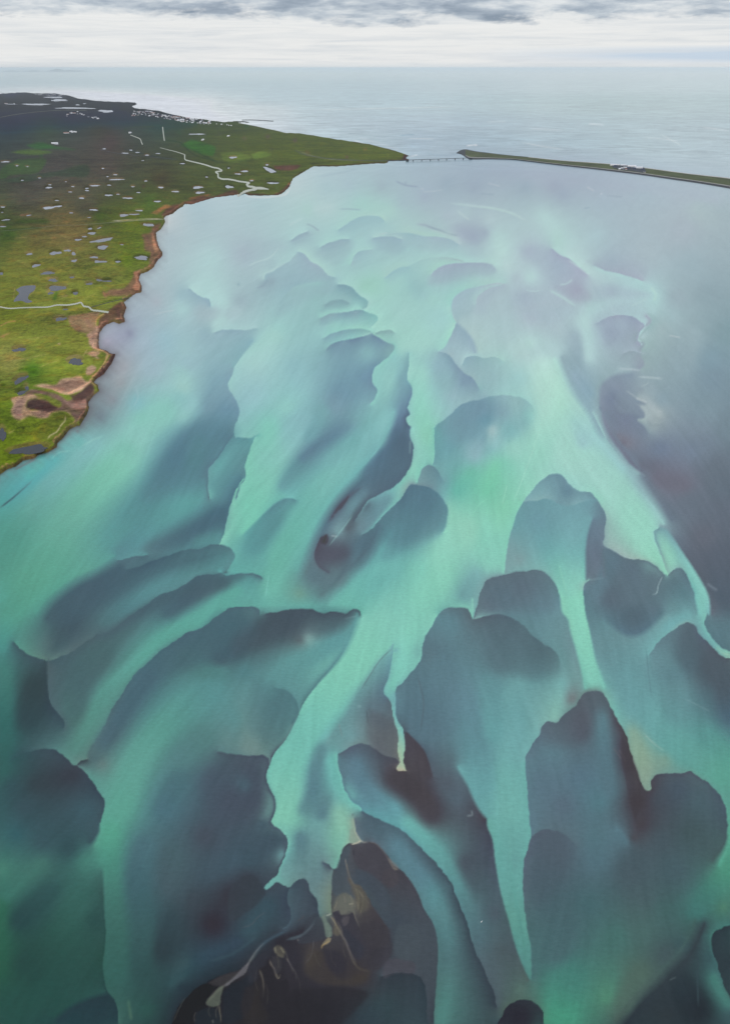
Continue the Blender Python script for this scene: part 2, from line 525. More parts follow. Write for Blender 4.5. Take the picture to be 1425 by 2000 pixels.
E 1|94b4b0 98b4b0 98b8b0 90c4b4 8ccfb8|5f7c90 5a7286 5c7484 607a8c 64808c|690,800 740,825 790,855 840,875 900,880 950,890 1000,925 1045,968
S 1.5|a8c8c4|690,800 740,823 790,853 840,872 880,878
E 1|5c7888|607a8a|1045,968 1020,990 1000,1040 985,1082
S 1.5|a8c0c4|1030,978 1005,1030 990,1080 970,1085
E 1 3 6|90c8b8 84b4b0 7abcb4 74b8b4 78bcb4 78b8b4|607c8a 5f7c8c 587488 5c8090 628c98 6a989e|1062,968 1090,940 1140,930 1165,960 1195,1020 1220,1100 1235,1200
E 2 1|7098a4 749ea8 7fa5a4 88b4ac|96cfc4 92d0c2 90d0be 8ccfb8|1010,688 980,715 985,750 1010,830 1040,900 1062,968
E 6|86a8b0 66788e 5c687e 586478 566478 606c80|749ea8 78a8ae 80bcb8 80c0b8 80c0b8 78b4b4|1010,688 1050,700 1100,760 1150,840 1210,930 1260,1010 1300,1090 1310,1200
S 7|7fb8b6 80c0b8 7fc0b8 7abcb4|1130,840 1200,940 1250,1060 1265,1180
S 5|6c7c90|1290,1020 1350,1060
S 30|a0d2c8 9ed2c6 9ccfc6 98cdc2 94d0c0 92d0be 8ccfb8|450,80 480,250 650,350 760,470 850,600 930,740 1030,900
E 18|7a8ea6 76849c 72809a 6f8098 6c7c92 667890|9cc4c4 98c4c4 94bec2 8cb4ba 8cb0b8 92c0c0 94c4c0|640,0 680,70 730,170 790,250 850,330 920,440 1000,560 1060,660
S 4 0.45|94b4bc|770,280 820,320
S 3 0.45|8aa0b0|870,350 930,392
S 12|76859f|740,50
S 8|7a7f94|770,160 830,205
S 12|84949f|980,80
S 12|6e7088|1000,400 1080,430 1160,440
S 12|6a7088|900,335
S 15|6f7f9c|1000,230
S 30|72839a|1250,200
S 25|626b80|1270,740
S 25|606c82 66748a|1360,600 1180,560
S 25|606f84 667488|1400,450 1350,340
S 25|58647a 4f6076|1360,850 1400,1100
S 25|738899|1420,100
S 20|587086 5c7486|850,950 800,1020
S 15|607a8a|980,980
S 20|5a7486 566a80|880,1080 720,1100
S 15|607f92 5c7c92|630,1100 740,870
S 14|5a7488|980,1170
S 12|5a7888 5c8492|1080,1010 1150,1080
S 12|66909a|1090,1160
S 20|5a6f84|210,1040
S 20|587488 5f7488|90,1110 20,1150
S 15|62889a|320,1140
S 25|84ccb8 84c8b8|20,700 30,900
S 12|7ccaae 74c4a8|60,330 0,480
S 15|80c9ae 88cfb8|100,580 50,700
S 20|94ccc0|170,220
S 15|90c0c4|40,190
S 14|6a9ab0|-10,60
S 18|80b4b8|130,130
S 14|8cc4c0|240,40
E 1|78b0ac 7aa8aa 7aa0a4 7aaaaa 7ab0ac 84ccb8|607888 5c7484 5a6f82 5a7080 5c7888 608894|-80,1225 -65,1180 -45,1100 -25,1040 0,1000 20,990 80,975 150,955 230,945 300,940 340,955 380,990 410,1040 430,1100
E 1|6fb0a8 78b8ac 84ccb8|5f8492 587484 566878|-285,1200 -260,1178 -235,1165 -175,1158 -115,1165 -95,1190 -88,1222
S 3|8acbb8|-85,1100 -80,1190
@C1
S 25|8ac6bc 8ac4bc 7cc2ae 72b8a5 66aa9a 5ba692 56a28c 4f9a88|960,20 870,70 740,290 590,420 400,640 300,880 150,1050 60,1200
S 8|60b0b0 5aabb0 55a4a8 4fa09c|330,270 240,370 100,470 0,540
S 12|84bcbc 76b3b0 6cacaa 5fa398 4d9788 4e9786|560,190 420,330 280,430 200,560 60,780 0,900
S 3 0.45|96ccc4|600,155 540,180 480,215
S 3 0.45|88c8c0|410,240 340,255 300,290
S 16|6f97ac 628aa0 57809a 588c98 579196 5a9a98|1350,40 1100,170 1000,330 850,520 760,620 640,760
S 14|62989f 60a0a0 5b989a 58929a 568a94|1230,430 1150,520 950,650 780,780 700,850
S 12|4c7088 4c6f86 4f7586 567d8a|1290,600 1180,680 1000,770 870,820
S 8|5a9296 578c92|1290,730 1150,765
E 1|7cc4ae 80c4b2 80c4b2|547e94 507890 4a6e86 5f979a|1425,400 1370,500 1345,580 1325,660 1315,720 1283,790
E 1|7cc0b0 6cb0a8 62a8a2 62a5a0|4d7080 54808a 5a8f95 588890|1283,790 1330,800 1365,830 1375,865 1360,900 1330,950
E 1|4d7080 4d7282 46687a 42607a 456478|5a9296 548490 537c8a 55808c|1283,787 1230,792 1180,812 1100,820 1040,835 960,865 880,890 820,920 740,935
E 1|4d6f80|5c959a 5a9298|860,852 790,860 740,872 690,885
E 25|456478 436076 426074 42606f|5a9c98 5ba092 55a08e 50988a|690,885 560,960 450,1010 350,1080 280,1150 240,1210
E 1|4d6f7e 48667a 48687a 48667a 4a6575 48606e 44606e 3c5565 3c5c68|568a90 5a8d94 5a8e96 4c7580 4e6e78 506a74 5a8078 50988a|1330,950 1280,960 1200,968 1160,975 1110,1005 1060,1040 1000,1065 940,1085 880,1125 820,1170 770,1200 720,1240 640,1300 560,1325 490,1370 400,1430 350,1450 310,1468 250,1465 180,1440 110,1395 85,1365
S 12|568c92 568a90 578c94 558a92 4f7f8a 4c747e|1290,870 1150,930 950,1000 830,1100 700,1190 620,1240
S 16|456478 456076 456174 40586a 43606c|700,960 560,1050 450,1150 420,1260 320,1380
S 12|4a6a78 4a6678 48657a 486a7c|1320,1010 1200,1055 1100,1110 980,1190
S 3|38505f 3a566a 4a7a84 5ea0a2|0,575 60,530 130,470 200,405
S 12|4f9a8c|0,700
S 15|52a090|20,1100
S 10|5ea79c 5ea69c 5ca59a 59a296 5aa296 579990 539289 518d83 4f867e|1400,1060 1300,1110 1200,1180 1080,1250 960,1330 800,1490 620,1640 520,1840 440,1990
@B1
E 1 1 2 8|48687c 4a6c7c 46647a 466a7c 466c7e 466470 4c7078 4c6c70|5ea79c 5aa296 58988f 559288 528a83 54827c|1425,-45 1350,-38 1300,-10 1285,0 1200,65 1155,92 1100,105 1020,160 950,205 890,260 820,320 760,390 720,460 670,530 630,610 590,690 550,750 510,830 510,852
E 1|38454f 3a4656 38495a 384c5c 37505e 30535c 2d5a5c|5f807c 5a8a84 558c84 4a7a7c 42656c 345660 2f565e|510,852 480,858 445,885 400,855 370,825 330,798 260,790 190,800 120,820 70,860
E 1 1 1 4 12|5a7f80 56958c 58988f 58a090 52a08c 4f9a86|3b4454 38485a 35485a 3a5260 3c5a66 35535e|445,885 500,925 540,980 580,1040 605,1080 615,1110 610,1150 595,1200 582,1240 580,1280 540,1350
E 8 3 1|485e68 4a6470 4a6872 48686f|374c58 334752 34485a 3a5765|275,265 280,400 290,500 300,530 340,580 380,640 375,670
S 25|33474f 304a54|200,420 150,620
S 22|3f8078 2f6a66 2f615e|0,330 20,600 0,950
S 10|4f9a8a 45918a|50,30 10,200
S 12|4f7074|290,170
S 22|46686f 44656f 46706f|600,240 450,420 430,600
S 25|558f92 559490 55988e 5a9d92 5a9f92 56a08f|1250,450 1050,560 900,720 800,850 750,1000 700,1150
S 12|435f6e 455f70|1400,210 1280,260
S 14|466a80 456b7e 46697a 4a6a76|870,350 780,480 700,600 640,720
S 10|486c7c|1330,90
S 12|4a7078 4c8080 4f8486|1080,240 1170,320 1300,340
S 10|5f7f7e|600,880
S 10|4a6c74|560,840
E 1|557f84 5a8084 6a8a88 5f8a88|465a6a 445366 445268 475468|1280,805 1340,815 1425,828 1485,828 1555,832 1570,845 1580,880
S 25|455c70|1240,980
S 25|435064|1360,1080
S 20|46707c 467080|1050,980 960,1150
S 20|4f8080 4f8084|1200,720 1050,850
S 20|578d90 5c8586|1380,600 1360,740
S 12|33454f 38404f|200,1000 430,940
S 20|34505c|150,1130
S 20|3a5a68|500,1150
S 18|30505a|60,1000
@C2
E 1|6bb5a8 64aca4 5faca2 6cb5a8|485a6a 465668 48586a 4c6474|130,1195 200,1185 300,1168 400,1172 450,1190 560,1185 600,1195 650,1168 685,1190 690,1205
E 1|62a89e|4f7080|0,1155 60,1153 90,1165 97,1200
E 1|90ccc4 94d0c4 90ccc0 8cccba 84c8b8 78b8b4 74a6b0 6c9ba6 68909c 648090|647fa0 5a7490 566e8a 546c88 546c88 566c84 54667c 546278|982,98 975,150 993,200 993,280 965,360 920,420 860,465 790,500 730,535 690,590 650,650
S 3|80a0a8|978,180 975,260
E 2|84c8b8 84c9b8 74a6aa 70a0a8|749ca4 7094a0 64889a 6a98a6|1018,430 1030,390 1055,340 1085,323 1110,330 1145,370 1175,420
E 1 1 1 2 6|6c94a0 70a8ac 78b8b4 7cc0b6 84c4b8 8ab0aa 7898a0 7090a0 74acb0 8accb8 8cccb8 8cd0bc|567488 567a8c 5c8496 547690 547690 567c94 5c8a9c 64949f 6aa0a6|700,735 760,690 820,620 870,575 930,510 960,460 985,438 1030,443 1080,455 1130,480 1170,525 1198,590 1190,660 1170,720
S 20|587e96 5c8a9a 5f949f 639ca2|1050,520 1000,650 900,770 850,850
S 12|6a9ca4|1120,700
S 25|8ccab6 8accba 84cbb6 80c8b5|1320,700 1180,820 1150,1000 1050,1110
S 20|7cc4b4|1020,950
S 22|70b4ae 6cb2ac 6cb4a8|900,900 750,1000 600,1130
S 18|7cc2b4|880,1140
S 12|6c9ea2 7ab0b0|1290,1090 1370,960
S 10|6ab8aa 70bca8|1250,480 1340,370
S 12|6c92ac|1300,70
S 12|6c9cac|1200,220
S 12|80a8b8 8ab4be|1390,150 1350,270
S 14|565c72 545c72|500,850 600,840
S 3|4a3848|485,735 470,780
E 3|504c60 545a70 565f74|5c7a90 5f7888 5c7484|450,745 440,770 415,865 440,920 500,960
S 1.5|c4d0d0|515,740 550,743
S 5|566a84 5a5f78 52465a 565c74|700,450 630,500 570,560 500,660
S 7|6a8ea0 6a92a0 6a8c9c 7aa0a8|710,480 640,560 600,640 550,715
S 6|587084 566a7c 5c6c7c|730,550 660,620 610,700
S 9|6c98a4 6890a0 6c8c9c|850,520 780,620 690,700
S 5|60748c|540,620
S 14|5a7a98 587894|810,250 730,370
S 12|566c8a 5a7690|920,180 900,330
S 10|58728a|810,430
S 18|5f7c88 5a7888|560,990 400,960
S 10|6c9c90|330,1080
S 20|54728a 587a8c|720,780 660,880
E 25|609aa2 68a8a8 6aaea8 6cb0a8|54748a 547084 587484 5c8088|830,700 780,800 720,880 640,960 560,1040 480,1120
S 20|88c0c0 7cb4b6 7cb8b6 78b8b2 70b4ac 6cb4a8 6ab2a4 6cb4a6|820,60 700,200 620,300 480,430 380,560 310,680 210,850 150,1050
E 20|647fa0 567290 587894 587890 54607c 587890 5c7c90 5f8088|84bcbe 7cb4b6 74b0b2 74b4b2 70b4ae 6cb2aa 68aaa4|910,20 880,120 810,250 730,340 630,440 550,530 470,640 410,760 370,860 340,950
S 7|6f94ac 6488a4 6488a0 64949f 6a9fa6|620,85 480,180 380,260 290,350 225,450
S 28|88b8c0 88c0bc 80c4b4 78c4b0|360,60 250,180 130,370 40,560
E 6|5c8c98 5a8c98 5c9a9c 60a0a0|70b4ac 72b8ac 78c4b0 76c2ae|245,517 200,540 130,600 60,670 0,730
E 3|74b8b4|5f929c|245,517 280,518 310,530
S 20|5c9299 5a969a|180,640 60,800
S 18|64a8a2|110,900
S 20|589696 62a8a0|20,1000 50,1090
@D4
E 1|9cc8cc 9ccac8 98c4c4 90bcc4 8cbcc0 88c0bc 86bfbc|8aacbc 84a8bc 80a4b8 789cb4 6f94ac 6c94a4 66909e|380,420 370,460 340,550 365,600 400,660 417,700 412,760 385,840 382,880 390,905
E 8 1|a0cccb|90b8c4 8ab4bc|520,240 450,320 400,390 380,420
E 1|86bfbc 86bfb8 84c0b8|6499a4 62969f 74b8b0|390,905 440,908 495,908 550,880
E 1|669aa4 6aa0a6 70acaa 70b0aa|62869c 5c7f98 5c7c92 5a7c8c|382,880 340,940 290,1020 240,1080 200,1140 203,1200 200,1250 215,1330
E 1|84c4b8 80c8b4 80c4b4|66a0a4 62929a 5f8a98 5c8494|530,900 505,950 480,1030 455,1110 465,1160 455,1201 427,1240 400,1330
S 10|6a9fa6 6aa8a8|330,970 260,1090
S 20|a4d0ce a2ccca 94c0c8|600,250 500,400 500,600
S 12|9ccac8|700,150
S 22|84c8ba 82c6b6|630,850 650,1000
S 14|90c8c2 90c0c6 90bcc4|750,700 860,500 800,400
S 18|789eb4 7499b2 7c9eb2|1230,540 1120,600 1080,680
S 14|7aa8b0 74a4b0|1000,720 900,900
S 6|7aa8b0 6c90a8 6488a0 6080a0|1250,770 1100,860 950,965 850,1060
S 14|74acae 78b0b2|1230,930 1050,1080
E 2|9cccc8 9ccfc8 9ccfc8 9fd0c8 a0d0c8|90b8c0 88b0bc 84acb8 8cbcbc 90c4c0 98c8c4|1080,40 1180,30 1250,18 1285,25 1330,42 1370,55 1380,80 1365,110 1335,135
E 2|98c8c8 94c8c4 98ccc4 98ccc4|8cb4c0 88b0bc 88b4b8 8cbcb8|1000,215 1080,175 1160,155 1250,150 1300,155 1335,168
E 2|8cb8bc 8cbcc0 8cc0c0 90c0c0 98c4c0|80a4b4 7c9eb4 7ca0b4 7898b0 7c9eb4 88b0b8|1020,290 1080,245 1150,228 1230,215 1300,195 1340,180
E 2|a4c8cc|96b6c4 94b4c4 98bcc4|240,175 290,160 370,155 450,160 540,140
S 10|94b4c0|200,160
S 12 0.45|a8c4cc a0b8c4|400,30 150,40
S 14|9cc0c8|40,280
S 14|9cc8c4 98c4c4|30,560 20,450
S 12|90c0c4 8cc0bc|90,660 20,760
S 5|88aabc|350,400
S 10|84aabc 789cb0|270,500 200,700
S 16|6f94b0|330,740
S 16|62909c 5a8c94|120,900 110,1080
@D5
E 1|94c4c0 90c0bc 90c8c4 90c8c4 90c8c4 8cc4c0 8cc8c0|7c9eb4 7c9eb4 84acb4 88b4b8 7ca4b4 7499b4 7494b0 78a0b0 80a8b8|90,180 130,205 190,240 250,275 240,300 210,340 150,390 105,430 95,470 100,530 130,580 120,620 85,670
E 2|a0d0c8|90b8b8|120,175 170,162 230,160 250,175
S 8|7c9eb4|50,215
S 14|88b4bc|60,320
S 10|7498b4|30,500
S 10|90c4c4 90c4c0 84b8b8 78aeb0|250,350 200,550 140,700 60,850
E 1|98ccc8 9cd0c8 9cd0c8 90c8c0 94ccc4 8cc4c0 94ccc4 90ccc0|88b8bc 84b0b8 80acb8 7aa8b8 6f90b0 6c8cac 5f7c9c 5a7090 587090|350,320 350,400 340,500 372,560 365,630 343,700 355,750 330,770 345,815 365,830
S 6|80acb8 78a0b4 6c8cac 5c7898 587494 5a7896|300,480 320,600 310,700 260,850 220,960 130,1090
S 14|9cd0c8 94d0c4 8cccbc 88c8b4|430,450 410,600 450,800 490,900
S 25|9fd0c8 a0cfc8 a0cccc|300,250 450,200 560,80
E 1|94b4c4 98b4c4 9cbcc8 98c0c8|a4cccb a0cfc8 9cccc8 9cccc8|680,105 660,160 625,230 590,285 560,305
E 4|a0c0c8|a4cccb|640,0 660,60 685,105
E 8|a4c0c8 a8c4c8 a8c8c8|98b4c4 98b4c4 9cb8c8|690,110 750,165 800,230 825,310
E 2|98bcc8 9cb8c4 98b8c4 94b4c0 98b8c0 8cb8bc|90b0c0 84a4b8 84a0b8 809cb8 84a4b8|560,310 600,315 640,345 690,410 740,460 800,500 840,570
E 2|a4c4cb a4c8cc a4c8c8 a4ccc8|90b4c0 90b0c0 94b8c0 98bcc0 9cc4c4|720,400 740,355 790,338 840,345 880,352 930,345 980,355 1010,375
S 14|90b4c4 8cb4bc|570,400 600,530
S 10|94b8c4|650,620
S 6|809cb8|730,520
S 14|94b8c0|920,480
E 1|8cccbc 94c4c4 94bcc4 94b8c0 90b4c0 98c4c4 9cccc8 9cccc8 9cd0c8|70a8ac 74a0ac 749cb0 7498b0 7498b0 80a8b8 8cb0bc 90b8bc 8cb8bc 94c8c0|525,840 540,820 600,780 650,735 700,685 760,660 850,640 920,618 1000,610 1080,620 1160,640 1200,680 1225,730
E 1|88c8b8 84c8b8 84c8b8|6c9ca8 6c9fa8 6ea4ac 70a8ac|518,1095 530,1000 525,920 525,840
S 16|7498b0 749cac 74a0b0|850,700 720,800 860,900
S 14|84a8b8|1000,720
S 8|a0c0c4 80b4b8|930,850 910,980
S 4|7cb4b0|1045,930
S 14|84b4b8 90b8bc|1130,800 1100,670
S 16|70a4ac|620,980
S 8|94c8c4|560,720
S 18|80c8b4|1000,1110
S 22|94d0c0 a8d8cc acd4cc|1260,1000 1320,700 1300,520
S 14|9cc8c8|1120,500
S 18|accccc accad0|1130,300 1370,300
S 14|a8bccc|1340,30
S 20|a8c4cb|1020,150
@D2
E 2|a0ccc8 a4cccb a4cccb|a0c4c8 9cc0c8 a0c4c8|90,590 110,540 140,505 200,490 235,485
E 2|a8cccc|9cbcc8|245,405 300,400 380,398 440,415
E 2|a4c8cb a8ccc8 a8ccc8 b0c8cf|a4c4c8 9ec4c8 a4c0cb a4c0cb|330,390 370,378 450,372 530,378 600,395 700,400 790,420 840,450
E 2|a4cccb a8cccb|a0c8c8 a4c8c8 a4c0c4|500,600 560,565 640,545 720,540 800,548 850,558 880,572
E 3|a4ccc8 a4ccc8 acd0cf b0d0cf|a0bcc8 a0b8c8 a0b8c8 a4bccb a8c4cb|650,660 680,630 730,600 760,592 850,582 950,580 1040,585 1080,600 1100,630
E 2|a4ccc8|9cc4c8|330,680 380,640 440,612 490,605
E 2|9cccc8 9cccc8 a0ccc8 a8ccc8 acccce|a4c4c8 a0c0cb a0c0cb a8c4cb b0c4cf|820,1000 795,940 790,870 810,820 860,780 930,755 1030,735 1100,722 1160,725
E 2|a8c8cb|a8c0cb|960,870 970,820 1020,775 1080,745 1150,735
E 2|a0c8c8 a0ccc8 a0ccc8 a0ccc8|8cb0bc 8cb4bc 8cb8bc 94c0c0|0,730 50,732 100,755 130,790 150,810 190,830 208,850 195,890 170,905
E 2|94bcc0|88b0b8|0,840 40,838 75,858
E 2|a4cccb a8ccc8|9cc0c8 a0c4c8|0,350 60,310 130,270 200,252 260,255 300,265 325,290
S 3|a4b4c8 90a2b6 90a4b8 9cacc0|540,310 600,318 650,335 700,352 760,378 850,395
S 4|a8c8cb a8ccc8 b0c8cf|520,335 620,362 740,385 830,405
S 8|a4b4c8 9cacc4|850,360 950,400
S 6|9cacc4|1020,370
S 8|a8bccb acc4cc|750,250 900,230
S 4|b0ccd0 b4ccd0 b4d0ce b4d0cf b4ccd0|780,165 950,185 1100,205 1220,240 1320,295
S 14|b0d0d0 b4d4d2|1110,400 1140,500
S 10|b0c8cf|1050,280
S 12|b4d0d2|1180,600
S 12|a8b8cc|1330,500
S 10|a4b4cb|1300,820
S 10|acc0ce|1240,690
S 14|a8b8cb|1350,950
S 12|a8c0cb|1150,850
S 15|9cccc0 a0ccc8|200,750 400,700
S 12|98c4c4|540,760
S 25|a0ccc8|450,900
S 14|a0ccc8|660,850
S 10|a4cccb|150,430
S 12|a8ccc8 a4ccc8|370,220 150,170
S 5|9aaebe|470,25
S 3|94a4b8|400,10 470,40 560,50
S 2 0.45|c4ccd8|575,62 595,68
S 2 0.45|bcc8d4|1040,25 1130,48
S 14|98acbc|750,30
S 14|9cacbe|950,60
S 14|98acbc|1300,60
S 12|a8c0cb|80,40
S 10|a0b4c0|300,50
S 10|a0b0c4|600,120
S 12|a4bcc8|450,160
@D3
S 10|b0cfd0 b0d0d0 acd0cc|120,250 210,360 220,440
S 7|b4d0d2 b4d2d2 acc8cf a8c8cf a8ccd0|290,530 370,590 480,660 680,690 830,735
S 8|a8ccd0 a8cccf a8c8cf a8c4ce acc4ce|860,750 905,820 880,900 840,1000 800,1110
E 2|acccce b0d0d2 b0ccd0|a4b8cb a4b4cb a8b8ce|190,480 250,530 290,545 380,610 440,660
E 2|a0b4c6 a0b0c6 a4b4c8|a8c4cd a8c8cf a8c8cf|480,600 560,635 650,655 740,680 820,710
S 12|9cb0c4|600,580
S 12|a0b4cb|240,600
S 12|a0a8c4|360,770
S 9|a0b4c8|600,780
S 7|a8c8cf a8c4cf a8c4ce acccd0|860,808 700,825 560,860 440,910
S 9|b0d0d2 acccd0 acccd0|410,980 430,1100 440,1250
S 5|b0ccd0|170,770 260,820 350,880
S 12|b4d4d4|40,680
S 14|b4d8d4|40,1150
S 12|a8bccb a8c0cb|150,960 230,1060
E 2|a4bccc a4bccb a4c0cc a8c8cf a8c8cf|9cb0c6 9cacc4 98acc4 9cacc4 9cacc4|500,1000 560,965 650,945 760,960 800,990 830,1010 800,1060 785,1120 810,1150
S 12|9cafc5 98a8c4|660,1000 590,1070
S 25|a4b4c4|1100,350
S 20|a4b8c5|850,500
S 20|a8bcc3 a0b4bf|1200,200 1400,280
S 25|98b0be|1150,600
S 25|8ca4b2|1300,800
S 20|98aebc|1050,820
S 20|809ca9|1400,1080
S 12|9cb8c2|1020,950
S 14|a8c4ce|500,400
S 16|a4b8c8|550,180
S 14|9cacc0|260,110
S 16|a4b8c6 a8b8c6|800,100 1150,110
S 14|9ca8bc|200,40
S 2 0.45|c8d0d8|430,50 480,80
S 1|e8ecf0|527,100 533,100
S 2 0.45|94a4b4|560,112 680,122
S 2 0.45|8ea0b4|410,200 450,195
@D6
E 6|9cb8c0 94b0b8 9ab4ba 98b4b8 90a8b0 94acb4|9cacc0 96acba 92a6b4 909fb4|850,50 880,90 830,150 780,220 830,250 800,320 830,400 800,430
S 3|a8bcc8|650,430 750,432 800,440
E 10 8 6|869ab0 8494ac 76809c 6c7490|98b0bc 8ca8b4 88a4b2 8cb0b8|740,450 600,480 530,540 515,620 525,720 550,820 600,920 660,1000 720,1080 800,1150
S 3|a8bcc4|790,485 950,495
S 10|7484a4|600,640
S 10|8494ac|650,540
S 10|7884a4|700,790
S 8|6c6880|680,940
E 6|9aacb4 a4b4ba 9cb0b4 8a9eac|8094a8 7c8ca4 7484a0 788aa0|780,630 840,680 800,690 830,740 830,765 780,780 830,830 860,880
S 8|a4b4bc a0b0b4|870,700 930,750
S 3|b0bcc4|770,632 850,665
S 8|96a8b0|900,830
S 14|88a0b0|950,640
S 14|9cb4bc|950,150
S 2|b4c4cc|1000,195 1080,210
S 20|94acb8 8ca4b2|1150,200 1100,400
S 20|809cae 7c94a8|1300,350 1300,500
S 25|7e96a6 7c8ea2|1250,700 1200,850
S 14|7080a0|950,980
S 16|7484a0|1150,1000
S 9|6a7088|900,1100
S 14|94aab8|700,350
S 12|9cb4c4 90acbc|350,200 380,400
S 10|90acc0 88a8bc|340,480 450,600
S 10|a8c8cc|430,200
S 24|b4d8d4 acdacc a4d8c8 98d0c4|130,350 180,560 200,750 150,950
S 12|9cccc8 98c4c8|350,800 400,950
E 14|94b0bc 8cacbc 88a8b8 8cacb8|acd4d0 a4d0c8 98c8c8 94c4c4|230,350 280,480 350,620 440,740 510,880 600,1000 700,1120
@D1
S 14|a8bcc8|120,420
S 6|b4c4cc|50,340
S 8|c4ccd0|80,290 30,250
S 18|acc4cf a8c0cb|300,190 330,300
S 20|accdd0|400,560
S 12|b8ccd0|980,40
S 16|a8c4cb|1200,60
S 18|a8c4cb|750,200
S 20|a4b8c8|620,520
S 14|a0bcc8|830,620
S 12|accfd0|380,720 480,900 440,1040
S 14|a8ccc8|1080,210
E 2|accfd0 a8ccd0|9cbcc8 98b8c8|250,760 300,800 340,820 385,835 400,880
E 2|a8c8cc a4c8cb|9cbcc8 a0c0c8|770,690 780,660 830,640 880,600 940,570 1000,505
E 2|a8cccb a8cccb a4cccb|9cbcc8 a0bcc8 98bcc4|1000,500 1050,520 1090,570 1150,600 1220,670 1260,680
E 4|9cc0c8 94b8c4 98bcc4|98bcc4 98c0c4|870,860 920,800 980,745 1050,725 1150,710
E 2|94bcc0|8cb0b8|1190,870 1240,845 1310,838 1360,858
E 2|98c8c4|90b4bc|1160,965 1200,945 1300,925 1425,912
S 6|94aebe|760,730 820,700
S 5|92aebc|590,730
S 14|9cb4c2|600,850
S 14|a0ccc8|850,1080 700,1190
S 10|94b4c4|360,1080
S 10|98c8c4|1250,1000
S 7|8cb0bc|1330,1120
S 8|a8bcc8|60,700
S 8|a8b4c4|20,850
S 10|a4bcc8|110,800
S 14|a8ccd0|200,900
S 2 0.45|bcccd4|0,945 60,925 150,910
S 12|98b8c6|200,800
S 3 0.5|dcdcda|630,112 700,122 850,116 920,100 955,50
@Z5
S 12|9ca4c0|850,60
S 6|a4a0bc|740,100
S 6|8c92b4|900,40
S 14|a2aab6|850,270
S 10|9aa4ac|840,380
S 10|8c98a4|780,500
S 8|748898|700,620
S 5|7f9098|540,720
S 6|68a0a0|380,870
S 4|76868a 5f7a80|250,910 100,990
S 8|60b0a8 58b0ac|300,960 200,1050
S 10|70b4b0|560,800
S 14|84b8c0|950,520
S 20|9cb8c8|1060,280
S 18|a0b4c8 98bccb|1000,80 1150,100
S 18|98bcc8|1300,250
S 14|8cc0c0|1250,480
S 20|84c4b6|1000,650
S 18|6490a0|1350,850
S 18|74b8a8|900,850
S 4|9cacc4|790,210
S 5 0.45|8ea0b4|770,330
S 3|8890a4|690,390
S 2 0.45|a4c4cc|940,400 960,480 930,550
@P
S 8|c6d4da c8d6da ccd8dd d2dce0|-40,141 400,141 900,141 1480,141
S 10|bccdd4 b9cbd2 bacbd2 c3d1d6 c8d6da|-40,160 400,165 700,168 1100,165 1480,162
S 7|ccd6dc d8dfe4 e2e6e9 d8dfe4|-40,180 150,180 240,189 420,200
S 6|e6e9ec e0e5e9 d3dce2 c4d0d8|290,203 380,222 460,233 560,250
S 6|d0d9de c6d2d8|420,205 560,215
S 12|bccdd5 b8cad2 b7c8cc b9c9ce|500,190 800,198 1150,200 1480,195
S 10|b8c8d1 b0c2cd b2c4cb b6c7ce|620,238 900,240 1200,245 1480,250
S 10|a8bbc9 a9bdc8 b0c3cb b4c6cf|800,275 1000,278 1250,285 1480,320
S 4|bccad3 b4c4ce|700,268 780,292
S 4|9fb4c2 9cb0bf 9eb0c0|830,300 870,303 900,300
S 8|a2b6c3 a0b0c0 a3b1c2 a6b6c6 a9b9c7|830,328 900,335 1000,338 1200,362 1400,390
S 4|a6bcc6 a8c0c8|700,330 620,345
S 1.2|eef2f4|910,284 930,282
S 1.2|f4f6f7|927,283 931,283
S 1|d8e0e4|1148,241 1180,243
S 1|ccd8dd c8d4da|1255,267 1330,275
S 1|ccd6dc|1020,278 1100,292
S 1.2|d0dade|1370,248 1425,255
S 1|d4dde2|795,270 850,271
S 1|c8d3da|1030,250 1100,254
S 1.2|dce3e6|690,272 730,290
S 1|e0e6ea d4dce2|815,302 800,305
S 1|90a5b4|780,264 810,262
S 2|c6d3d8|600,214 900,208
S 1|d0dbdf|950,238 990,236
S 1.5|c8d5d8|1290,262 1330,284
@G1
E 1|24323c 26343e 2a333f|1f2026 222228 34323a|40,1250 100,1130 180,990 280,880 450,790 660,690 800,650
F 4 0.8|232429|280,870 150,1040 40,1250 60,1300 280,1300 280,1150 380,1060 420,1000 480,900 560,840 450,800
F 4 0.7|3f3c42|440,800 560,730 680,690 780,690 690,765 610,825 500,830
F 5 0.7|262d38|600,900 700,820 820,760 900,700 950,900 900,1100 700,1250 620,1250 600,1050
F 3 0.75|5f6a5c|600,835 560,850 500,920 420,1000 410,1030 450,1060 530,1060 565,1040 575,960 600,860
F 4 0.6|26303a|300,1130 420,1080 520,1090 560,1150 570,1290 300,1290
S 1.4|72705f 504e48|560,1040 570,1130 580,1250
S 1 0.7|a8a898|485,1215 492,1250
S 1.2 0.6|5c584f|300,1120 280,1180 290,1240
S 1 0.6|5c5448|180,960 100,1110 50,1230
F 2 0.85|62626a|900,560 850,600 760,700 690,770 620,832 640,835 700,790 770,745 850,690 880,630
S 1.5|5c6470 666a70 706c70|1060,350 950,470 890,570 840,640
F 4 0.7|333642|880,640 940,560 1050,480 1140,420 1120,520 1060,620 1000,640 980,760 900,800
S 10 0.5|35525a|60,800 200,590
S 5 0.6|38525f 36505e 3b5563|450,560 700,480 850,380 1000,260
S 2 0.7|4c5460 505a66|800,185 900,160 1000,60 1080,10
F 4 0.8|2c2a33|1050,640 1110,520 1130,600 1180,740 1240,790 1300,760 1330,900 1250,960 1120,900 1060,800
F 2 0.8|3a3a42|1150,500 1230,520 1230,680 1190,700 1150,600
S 1.5|7a686a 64585c 8a7a68|1120,530 1130,590 1170,640 1190,720 1215,752 1238,700
